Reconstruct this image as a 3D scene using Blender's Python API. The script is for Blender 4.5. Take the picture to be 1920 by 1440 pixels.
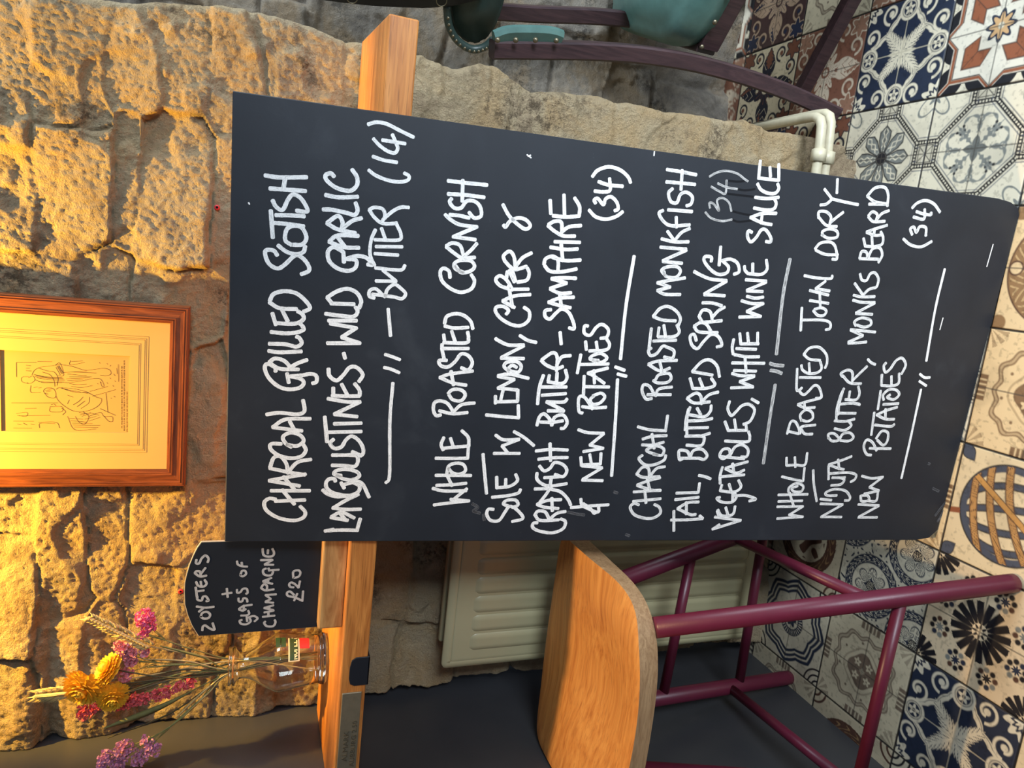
import bpy, bmesh, math, random
import numpy as np
from mathutils import Vector, Matrix

for o in list(bpy.data.objects):
    bpy.data.objects.remove(o)
random.seed(7)
SC = bpy.context.scene
COL = SC.collection

# ------------------------------------------------------------------ camera (phone held sideways, looking down a little)
FPX = 1331.0
CAM = np.array([0.0, 0.0, 1.305])
# world axes written in the upright view's own axes (right, down, forward)
AX = np.array([[0.9783908961501863, 0.10931452973419799, -0.17550381169486495],
               [0.20249487820532355, -0.3349979053303255, 0.9202022754399739],
               [0.04179806970479204, -0.9358561518808782, -0.3498945331891711]])
cam_d = bpy.data.cameras.new('camera')
cam_o = bpy.data.objects.new('camera', cam_d)
COL.objects.link(cam_o)
cam_d.sensor_width = 36.0
cam_d.sensor_fit = 'HORIZONTAL'
cam_d.lens = FPX / 1920.0 * 36.0
cam_d.clip_start = 0.02
xr, yu, fw = AX[:, 1], AX[:, 0], AX[:, 2]
cam_o.matrix_world = Matrix(((xr[0], yu[0], -fw[0], CAM[0]), (xr[1], yu[1], -fw[1], CAM[1]), (xr[2], yu[2], -fw[2], CAM[2]), (0, 0, 0, 1)))
SC.camera = cam_o

# ------------------------------------------------------------------ light and exposure
SC.view_settings.view_transform = 'Standard'
SC.view_settings.look = 'None'
SC.view_settings.exposure = 0.0
SC.view_settings.gamma = 1.0
world = bpy.data.worlds.new('world')
SC.world = world
world.use_nodes = True
bg = world.node_tree.nodes['Background']
bg.inputs[0].default_value = (0.62, 0.76, 1.0, 1)
bg.inputs[1].default_value = 0.25


def area_light(name, loc, target, sx, sy, power, color):
    d = bpy.data.lights.new(name, 'AREA')
    d.shape = 'RECTANGLE'
    d.size, d.size_y = sx, sy
    d.energy = power
    d.color = color
    o = bpy.data.objects.new(name, d)
    COL.objects.link(o)
    o.location = loc
    o.rotation_euler = (Vector(target) - Vector(loc)).to_track_quat('-Z', 'Y').to_euler()
    return o


def spot_light(name, loc, target, power, color, angle, blend, radius):
    d = bpy.data.lights.new(name, 'SPOT')
    d.energy = power
    d.color = color
    d.spot_size = math.radians(angle)
    d.spot_blend = blend
    d.shadow_soft_size = radius
    o = bpy.data.objects.new(name, d)
    COL.objects.link(o)
    o.location = loc
    o.rotation_euler = (Vector(target) - Vector(loc)).to_track_quat('-Z', 'Y').to_euler()
    return o


# the room's window far to the right of the camera, the wall-washer above the picture, and a ceiling downlight
area_light('window_daylight', (1.75, 1.25, 2.15), (0.55, 1.45, 0.3), 1.2, 1.3, 62, (0.80, 0.91, 1.0))
area_light('front_window_daylight', (2.1, -1.5, 1.15), (0.38, 1.30, 0.35), 1.2, 1.2, 20, (0.80, 0.90, 1.0)).data.spread = math.radians(48)
spot_light('wall_washer_lamp', (-0.36, 1.19, 2.15), (-0.36, 2.047, 1.636), 128, (1.0, 0.565, 0.07), 132, 0.2, 0.012)
spot_light('ceiling_downlight', (-0.52, 0.94, 2.5), (-0.44, 0.86, 0.0), 100, (1.0, 0.66, 0.32), 44, 0.6, 0.04)


# ------------------------------------------------------------------ pixel -> place helpers
def ray(px, py):
    c = np.array([(1440.0 - py - 720.0) / FPX, (px - 960.0) / FPX, 1.0])
    return AX @ c


def on_y(px, py, y):
    d = ray(px, py)
    return CAM + d * ((y - CAM[1]) / d[1])


def on_z(px, py, z):
    d = ray(px, py)
    return CAM + d * ((z - CAM[2]) / d[2])


def on_plane(px, py, p0, n):
    d = ray(px, py)
    return CAM + d * (np.dot(np.asarray(p0) - CAM, n) / np.dot(d, n))


# ------------------------------------------------------------------ noise in numpy
def _lattice(seed):
    return np.random.RandomState(seed).rand(256, 256)


def vnoise(x, y, seed=0):
    L = _lattice(seed)
    xi = np.floor(x).astype(int)
    yi = np.floor(y).astype(int)
    fx, fy = x - xi, y - yi
    fx = fx * fx * (3 - 2 * fx)
    fy = fy * fy * (3 - 2 * fy)
    g = lambda a, b: L[a % 256, b % 256]
    return (g(xi, yi) * (1 - fx) + g(xi + 1, yi) * fx) * (1 - fy) + (g(xi, yi + 1) * (1 - fx) + g(xi + 1, yi + 1) * fx) * fy - 0.5


def fbm(x, y, seed=0, octv=4, gain=0.5, lac=2.03):
    s, a = 0, 1.0
    for k in range(octv):
        s = s + a * vnoise(x, y, seed + k * 17)
        x, y, a = x * lac + 3.7, y * lac + 1.3, a * gain
    return s


def sstep(a, b, x):
    t = np.clip((x - a) / (b - a), 0, 1)
    return t * t * (3 - 2 * t)


# ------------------------------------------------------------------ materials
def lin(c):
    return tuple(((v / 255.0) / 12.92 if v <= 10 else ((v / 255.0 + 0.055) / 1.055) ** 2.4) for v in c)


def nodes(name):
    m = bpy.data.materials.new(name)
    m.use_nodes = True
    nt = m.node_tree
    return m, nt, nt.nodes['Principled BSDF']


def coord(nt, scale=(1, 1, 1), kind='Object', rot=(0, 0, 0)):
    tc = nt.nodes.new('ShaderNodeTexCoord')
    mp = nt.nodes.new('ShaderNodeMapping')
    mp.inputs['Scale'].default_value = scale
    mp.inputs['Rotation'].default_value = rot
    nt.links.new(tc.outputs[kind], mp.inputs['Vector'])
    return mp.outputs['Vector']


def noise(nt, vec, scale, detail=5, rough=0.6, dist=0.0):
    n = nt.nodes.new('ShaderNodeTexNoise')
    n.inputs['Scale'].default_value = scale
    n.inputs['Detail'].default_value = detail
    n.inputs['Roughness'].default_value = rough
    n.inputs['Distortion'].default_value = dist
    nt.links.new(vec, n.inputs['Vector'])
    return n.outputs['Fac']


def ramp(nt, fac, stops):
    r = nt.nodes.new('ShaderNodeValToRGB')
    e = r.color_ramp.elements
    while len(e) < len(stops):
        e.new(0.5)
    for el, (p, c) in zip(e, stops):
        el.position = p
        el.color = (c[0], c[1], c[2], 1)
    nt.links.new(fac, r.inputs['Fac'])
    return r.outputs['Color']


def mixc(nt, fac, a, b, mode='MIX'):
    n = nt.nodes.new('ShaderNodeMix')
    n.data_type = 'RGBA'
    n.blend_type = mode
    fs, As, Bs = n.inputs[0], n.inputs[6], n.inputs[7]
    for sock, v in ((fs, fac), (As, a), (Bs, b)):
        if isinstance(v, bpy.types.NodeSocket):
            nt.links.new(v, sock)
        elif isinstance(v, (int, float)):
            sock.default_value = v
        else:
            sock.default_value = (v[0], v[1], v[2], 1)
    return n.outputs[2]


def bump(nt, bsdf, height, strength, dist):
    b = nt.nodes.new('ShaderNodeBump')
    b.inputs['Strength'].default_value = strength
    b.inputs['Distance'].default_value = dist
    nt.links.new(height, b.inputs['Height'])
    nt.links.new(b.outputs['Normal'], bsdf.inputs['Normal'])
    return b


def plain(name, c, rough=0.5, metal=0.0, var=0.12, scale=30, bmp=0.0, spec=0.5, coat=0.0):
    m, nt, b = nodes(name)
    v = coord(nt)
    f = noise(nt, v, scale, 4)
    nt.links.new(ramp(nt, f, [(0.25, [k * (1 - var) for k in c]), (0.75, [min(1, k * (1 + var)) for k in c])]), b.inputs['Base Color'])
    b.inputs['Roughness'].default_value = rough
    b.inputs['Metallic'].default_value = metal
    b.inputs['Specular IOR Level'].default_value = spec
    b.inputs['Coat Weight'].default_value = coat
    if bmp:
        bump(nt, b, noise(nt, v, scale * 6, 3), bmp, 0.002)
    return m


def wood(name, light, dark, axis='X', freq=60, stretch=14, rough=0.45, pores=0.5, coat=0.0, wob=1.5):
    m, nt, b = nodes(name)
    s = {'X': (1.0 / stretch, 1, 1), 'Y': (1, 1.0 / stretch, 1), 'Z': (1, 1, 1.0 / stretch)}[axis]
    v = coord(nt, s)
    f1 = noise(nt, v, freq, 4, 0.55, wob)
    c1 = ramp(nt, f1, [(0.3, dark), (0.5, [a * 0.5 + d * 0.5 for a, d in zip(light, dark)]), (0.68, light)])
    s2 = tuple(k * 1.0 if k == 1 else k * 0.6 for k in s)
    v2 = coord(nt, s2)
    f2 = noise(nt, v2, freq * 7, 2, 0.5)
    c2 = mixc(nt, ramp(nt, f2, [(0.55, (0, 0, 0)), (0.72, (pores, pores, pores))]), c1, [k * 0.45 for k in dark])
    nt.links.new(c2, b.inputs['Base Color'])
    b.inputs['Roughness'].default_value = rough
    b.inputs['Coat Weight'].default_value = coat
    b.inputs['Coat Roughness'].default_value = 0.25
    bump(nt, b, f2, 0.25, 0.0006)
    return m


def stone_mat(name, base, warm, dark, grain=0.5):
    m, nt, b = nodes(name)
    v = coord(nt)
    big = noise(nt, v, 5.5, 5, 0.65, 0.6)
    med = noise(nt, v, 22, 6, 0.7, 0.3)
    fine = noise(nt, v, 300, 5, 0.75)
    c = ramp(nt, big, [(0.32, dark), (0.47, base), (0.6, warm), (0.74, base)])
    c = mixc(nt, ramp(nt, med, [(0.52, (0, 0, 0)), (0.75, (0.28, 0.28, 0.28))]), c, [k * 0.62 for k in dark])
    # lichen and soot in speckled patches, pale lime bloom elsewhere
    patch = ramp(nt, noise(nt, v, 7.5, 3, 0.5, 0.4), [(0.54, (0, 0, 0)), (0.66, (1, 1, 1))])
    speck = ramp(nt, noise(nt, v, 62, 5, 0.8), [(0.46, (0, 0, 0)), (0.58, (0.8, 0.8, 0.8))])
    c = mixc(nt, mixc(nt, 1.0, patch, speck, 'MULTIPLY'), c, [k * 0.30 for k in dark])
    bloom = ramp(nt, noise(nt, v, 9.0, 4, 0.6, 0.8), [(0.56, (0, 0, 0)), (0.70, (0.55, 0.55, 0.55))])
    c = mixc(nt, bloom, c, [min(1.0, k * 1.45) for k in base])
    c = mixc(nt, 0.5, c, ramp(nt, fine, [(0.28, (0.36, 0.36, 0.36)), (0.72, (0.66, 0.66, 0.66))]), 'OVERLAY')
    nt.links.new(c, b.inputs['Base Color'])
    b.inputs['Roughness'].default_value = 0.92
    b.inputs['Specular IOR Level'].default_value = 0.2
    add = nt.nodes.new('ShaderNodeMath')
    add.operation = 'MULTIPLY_ADD'
    add.inputs[1].default_value = 1.4
    nt.links.new(noise(nt, v, 140, 4, 0.75), add.inputs[0])
    nt.links.new(fine, add.inputs[2])
    bump(nt, b, add.outputs[0], grain, 0.011)
    return m


# ------------------------------------------------------------------ objects
def link(name, me, m=None, parent=None, smooth=False):
    o = bpy.data.objects.new(name, me)
    COL.objects.link(o)
    if m:
        me.materials.append(m)
    if parent:
        o.parent = parent
    if smooth:
        me.polygons.foreach_set('use_smooth', [True] * len(me.polygons))
    return o


def from_bm(name, bm, m=None, parent=None, smooth=False):
    me = bpy.data.meshes.new(name)
    bmesh.ops.recalc_face_normals(bm, faces=bm.faces[:])
    bm.to_mesh(me)
    bm.free()
    return link(name, me, m, parent, smooth)


def empty(name, loc, rotz=0):
    o = bpy.data.objects.new(name, None)
    COL.objects.link(o)
    o.location = loc
    o.rotation_euler = (0, 0, rotz)
    o.empty_display_size = 0.05
    return o


def tag(o, label, cat, group=None, kind=None):
    o['label'] = label
    o['category'] = cat
    if group:
        o['group'] = group
    if kind:
        o['kind'] = kind
    return o


def struct(o, label=None):
    o['kind'] = 'structure'
    if label:
        o['label'] = label
    return o


def pydata(name, V, F, m=None, parent=None, smooth=False):
    me = bpy.data.meshes.new(name)
    me.from_pydata([tuple(map(float, v)) for v in V], [], F)
    me.update()
    return link(name, me, m, parent, smooth)


def grid_mesh(name, P, m=None, parent=None, smooth=True, flip=False):
    """P: array (nu, nv, 3) -> quad grid"""
    nu, nv = P.shape[:2]
    me = bpy.data.meshes.new(name)
    idx = np.arange(nu * nv).reshape(nu, nv)
    q = np.stack([idx[:-1, :-1], idx[1:, :-1], idx[1:, 1:], idx[:-1, 1:]], -1).reshape(-1, 4)
    if flip:
        q = q[:, ::-1]
    me.vertices.add(nu * nv)
    me.vertices.foreach_set('co', P.reshape(-1).astype(np.float32))
    me.loops.add(q.size)
    me.loops.foreach_set('vertex_index', q.reshape(-1).astype(np.int32))
    me.polygons.add(len(q))
    me.polygons.foreach_set('loop_start', np.arange(0, q.size, 4, dtype=np.int32))
    me.polygons.foreach_set('loop_total', np.full(len(q), 4, dtype=np.int32))
    me.update(calc_edges=True)
    return link(name, me, m, parent, smooth)


def box_bm(bm, lo, hi, bev=0.0, seg=2):
    r = bmesh.ops.create_cube(bm, size=1.0)
    vs = r['verts']
    for v in vs:
        v.co = Vector([lo[k] + (v.co[k] + 0.5) * (hi[k] - lo[k]) for k in range(3)])
    if bev:
        es = list({e for v in vs for e in v.link_edges})
        bmesh.ops.bevel(bm, geom=es, offset=bev, segments=seg, affect='EDGES', profile=0.5)
    return bm


def box(name, lo, hi, m, parent=None, bev=0.0, seg=2):
    bm = bmesh.new()
    box_bm(bm, lo, hi, bev, seg)
    return from_bm(name, bm, m, parent)


def tube_bm(bm, pts, radii, seg=16, caps=True):
    """round tube through pts (list of 3-vectors); radii scalar or list"""
    P = [Vector(p) for p in pts]
    n = len(P)
    if not hasattr(radii, '__len__'):
        radii = [radii] * n
    up = None
    rings = []
    for i in range(n):
        t = (P[min(i + 1, n - 1)] - P[max(i - 1, 0)]).normalized()
        if up is None:
            up = t.orthogonal().normalized()
        up = (up - t * up.dot(t)).normalized()
        side = t.cross(up)
        rings.append([bm.verts.new(P[i] + (up * math.cos(2 * math.pi * k / seg) + side * math.sin(2 * math.pi * k / seg)) * radii[i]) for k in range(seg)])
    for a, b in zip(rings[:-1], rings[1:]):
        for k in range(seg):
            bm.faces.new((a[k], a[(k + 1) % seg], b[(k + 1) % seg], b[k]))
    if caps:
        bm.faces.new(rings[0][::-1])
        bm.faces.new(rings[-1])
    return bm


def tube(name, pts, radii, m, parent=None, seg=16):
    bm = bmesh.new()
    tube_bm(bm, pts, radii, seg)
    return from_bm(name, bm, m, parent, True)


def bar(name, pts, w, h, side, m, parent=None, bev=0.003):
    """rectangular-section bar through pts; 'side' = direction of the width w"""
    bm = bmesh.new()
    P = [Vector(p) for p in pts]
    n = len(P)
    if not hasattr(w, '__len__'):
        w = [w] * n
    if not hasattr(h, '__len__'):
        h = [h] * n
    rings = []
    S = Vector(side).normalized()
    for i in range(n):
        t = (P[min(i + 1, n - 1)] - P[max(i - 1, 0)]).normalized()
        s = (S - t * S.dot(t)).normalized()
        u = t.cross(s)
        a, b, c = w[i] / 2, h[i] / 2, min(bev, w[i] / 3, h[i] / 3)
        prof = [(a - c, b), (-a + c, b), (-a, b - c), (-a, -b + c), (-a + c, -b), (a - c, -b), (a, -b + c), (a, b - c)]
        rings.append([bm.verts.new(P[i] + s * x + u * y) for x, y in prof])
    for r0, r1 in zip(rings[:-1], rings[1:]):
        for k in range(8):
            bm.faces.new((r0[k], r0[(k + 1) % 8], r1[(k + 1) % 8], r1[k]))
    bm.faces.new(rings[0][::-1])
    bm.faces.new(rings[-1])
    return from_bm(name, bm, m, parent)


def curve_pts(ctrl, n=24):
    """Catmull-Rom through control points of any dimension"""
    C = [np.asarray(c, float) for c in ctrl]
    if len(C) == 2:
        return [C[0] + (C[1] - C[0]) * t for t in np.linspace(0, 1, max(2, n // 4))]
    Q = [2 * C[0] - C[1]] + C + [2 * C[-1] - C[-2]]
    out = []
    per = max(2, int(math.ceil(n / (len(C) - 1))))
    for i in range(1, len(Q) - 2):
        p0, p1, p2, p3 = Q[i - 1:i + 3]
        for k in range(per):
            t = k / per
            out.append(0.5 * ((2 * p1) + (-p0 + p2) * t + (2 * p0 - 5 * p1 + 4 * p2 - p3) * t * t + (-p0 + 3 * p1 - 3 * p2 + p3) * t ** 3))
    out.append(C[-1])
    return out


def lathe_bm(bm, prof, center, seg=48):
    """prof: list of (r, z)"""
    c = Vector(center)
    rings = []
    for r, z in prof:
        if r < 1e-6:
            rings.append([bm.verts.new(c + Vector((0, 0, z)))])
        else:
            rings.append([bm.verts.new(c + Vector((r * math.cos(2 * math.pi * k / seg), r * math.sin(2 * math.pi * k / seg), z))) for k in range(seg)])
    for a, b in zip(rings[:-1], rings[1:]):
        for k in range(seg):
            k2 = (k + 1) % seg
            f = [a[k % len(a)], a[k2 % len(a)], b[k2 % len(b)], b[k % len(b)]]
            u = []
            for q in f:
                if q not in u:
                    u.append(q)
            if len(u) > 2:
                bm.faces.new(u)
    return bm


def prism(name, poly, p0, ex, ey, depth, m, parent=None, bev=0.0, seg=2):
    """polygon (list of (a,b)) in the frame p0 + a*ex + b*ey, extruded by the vector depth"""
    bm = bmesh.new()
    p0, ex, ey, depth = Vector(p0), Vector(ex), Vector(ey), Vector(depth)
    f = bm.faces.new([bm.verts.new(p0 + ex * a + ey * b) for a, b in poly])
    r = bmesh.ops.extrude_face_region(bm, geom=[f])
    bmesh.ops.translate(bm, vec=depth, verts=[v for v in r['geom'] if isinstance(v, bmesh.types.BMVert)])
    if bev:
        bmesh.ops.bevel(bm, geom=bm.edges[:], offset=bev, segments=seg, affect='EDGES', profile=0.5)
    return from_bm(name, bm, m, parent)


# ---- hand-drawn strokes as ribbons of paint lying on a plane
def strokes_of(text):
    for row in text.strip().split('\n'):
        x0, y0, s = WINDOWS[row[0]]
        for st in row[2:].split('|'):
            yield [(x0 + float(a) / s, y0 + float(b) / s) for a, b in (p.split(',') for p in st.split())]


def ribbons(name, strokes, to_plane, p0, ex, ey, nrm, width, lift, m, parent, bold=1.0):
    """strokes: px polylines; to_plane(px,py)->(a,b) metres in frame p0,ex,ey; one mesh with a UV for the brush streaks"""
    V, F, UV = [], [], []
    p0, ex, ey, nrm = (np.asarray(k, float) for k in (p0, ex, ey, nrm))
    for si, st in enumerate(strokes):
        pl = [np.array(to_plane(*p)) for p in st]
        pts = np.array(curve_pts(pl, 7 * len(pl) if len(pl) > 2 else 12))
        seg = np.linalg.norm(np.diff(pts, axis=0), axis=1)
        keep = np.concatenate([[True], seg > 1e-7])
        pts = pts[keep]
        L = np.concatenate([[0], np.cumsum(np.linalg.norm(np.diff(pts, axis=0), axis=1))])
        tn = np.gradient(pts, axis=0)
        tn /= np.linalg.norm(tn, axis=1)[:, None] + 1e-12
        nn = np.stack([-tn[:, 1], tn[:, 0]], 1)
        hw = width / 2 * bold
        ends = [(pts[0] - tn[0] * hw * 0.55, 0.45), (pts[0] - tn[0] * hw * 0.25, 0.85)]
        ende = [(pts[-1] + tn[-1] * hw * 0.25, 0.85), (pts[-1] + tn[-1] * hw * 0.55, 0.45)]
        C = np.array([e[0] for e in ends] + list(pts) + [e[0] for e in ende])
        N = np.vstack([nn[:1], nn[:1], nn, nn[-1:], nn[-1:]])
        rs = np.random.RandomState(si * 7 + len(st))
        wv = np.concatenate([[e[1] for e in ends], 0.94 + 0.12 * rs.rand(len(pts)), [e[1] for e in ende]])
        LL = np.concatenate([[-hw * .55, -hw * .25], L, [L[-1] + hw * .25, L[-1] + hw * .55]])
        base = len(V)
        z = lift + 0.000012 * (si % 14)
        off = rs.rand() * 7
        for c, n_, w_, l_ in zip(C, N, wv, LL):
            for sg in (-1, 1):
                q = c + n_ * sg * hw * w_
                V.append(p0 + ex * q[0] + ey * q[1] + nrm * z)
                UV.append((l_ * 100 + off * 37, sg * 0.5 + 0.5))
        for k in range(len(C) - 1):
            a = base + 2 * k
            F.append((a, a + 1, a + 3, a + 2))
    me = bpy.data.meshes.new(name)
    me.from_pydata([tuple(v) for v in V], [], F)
    uv = me.uv_layers.new(name='brush')
    for lp in me.loops:
        uv.data[lp.index].uv = UV[lp.vertex_index]
    me.update()
    return link(name, me, m, parent)


def chalk_mat(name, c, dens):
    """paint-pen white, streaked along the stroke where the board shows through"""
    m, nt, b = nodes(name)
    uvn = nt.nodes.new('ShaderNodeUVMap')
    mp = nt.nodes.new('ShaderNodeMapping')
    mp.inputs['Scale'].default_value = (0.45, 4.5, 1)
    nt.links.new(uvn.outputs['UV'], mp.inputs['Vector'])
    f = noise(nt, mp.outputs['Vector'], 1.5, 4, 0.75)
    v = coord(nt)
    g = noise(nt, v, 620, 3, 0.7)
    blot = noise(nt, v, 55, 3, 0.6)
    t = 0.60 - 0.19 * dens
    f1 = ramp(nt, f, [(t - 0.07, (0, 0, 0)), (t + 0.07, (1, 1, 1))])
    # paint pools along both edges of the stroke
    sx_ = nt.nodes.new('ShaderNodeSeparateXYZ')
    nt.links.new(uvn.outputs['UV'], sx_.inputs[0])
    e1 = nt.nodes.new('ShaderNodeMath')
    e1.operation = 'SUBTRACT'
    e1.inputs[1].default_value = 0.5
    nt.links.new(sx_.outputs['Y'], e1.inputs[0])
    e2 = nt.nodes.new('ShaderNodeMath')
    e2.operation = 'ABSOLUTE'
    nt.links.new(e1.outputs[0], e2.inputs[0])
    edge = ramp(nt, e2.outputs[0], [(0.33, (0, 0, 0)), (0.44, (0.85, 0.85, 0.85))])
    f1 = mixc(nt, 1.0, f1, edge, 'LIGHTEN')
    f1 = mixc(nt, ramp(nt, blot, [(0.50, (0, 0, 0)), (0.62, (1, 1, 1))]), f1, (1, 1, 1), 'LIGHTEN') if dens > 0.9 else f1
    g1 = ramp(nt, g, [(0.28, (0.55, 0.55, 0.55)), (0.50, (1, 1, 1))])
    fac = mixc(nt, 1.0, f1, g1, 'MULTIPLY')
    dk = [k * (0.16 + 0.14 * dens) for k in c]
    nt.links.new(mixc(nt, fac, dk, c), b.inputs['Base Color'])
    b.inputs['Roughness'].default_value = 0.8
    b.inputs['Specular IOR Level'].default_value = 0.2
    return m


def text_mesh(name, body, size, extrude, M4, m, parent=None, fit_w=None, bold=0.0):
    """lettering with depth: Blender's built-in face turned into a mesh"""
    cu = bpy.data.curves.new(name, 'FONT')
    cu.body = body
    cu.size = size
    cu.extrude = extrude
    cu.offset = bold
    cu.resolution_u = 3
    t = bpy.data.objects.new(name, cu)
    COL.objects.link(t)
    bpy.context.view_layer.update()
    dg = bpy.context.evaluated_depsgraph_get()
    me = bpy.data.meshes.new_from_object(t.evaluated_get(dg))
    bpy.data.objects.remove(t)
    me.name = name
    xs = [v.co.x for v in me.vertices]
    if fit_w and xs:
        k = fit_w / max(1e-6, max(xs) - min(xs))
        for v in me.vertices:
            v.co.x = (v.co.x - min(xs)) * k
    me.transform(M4)
    me.materials.clear()
    return link(name, me, m, parent)
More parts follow.
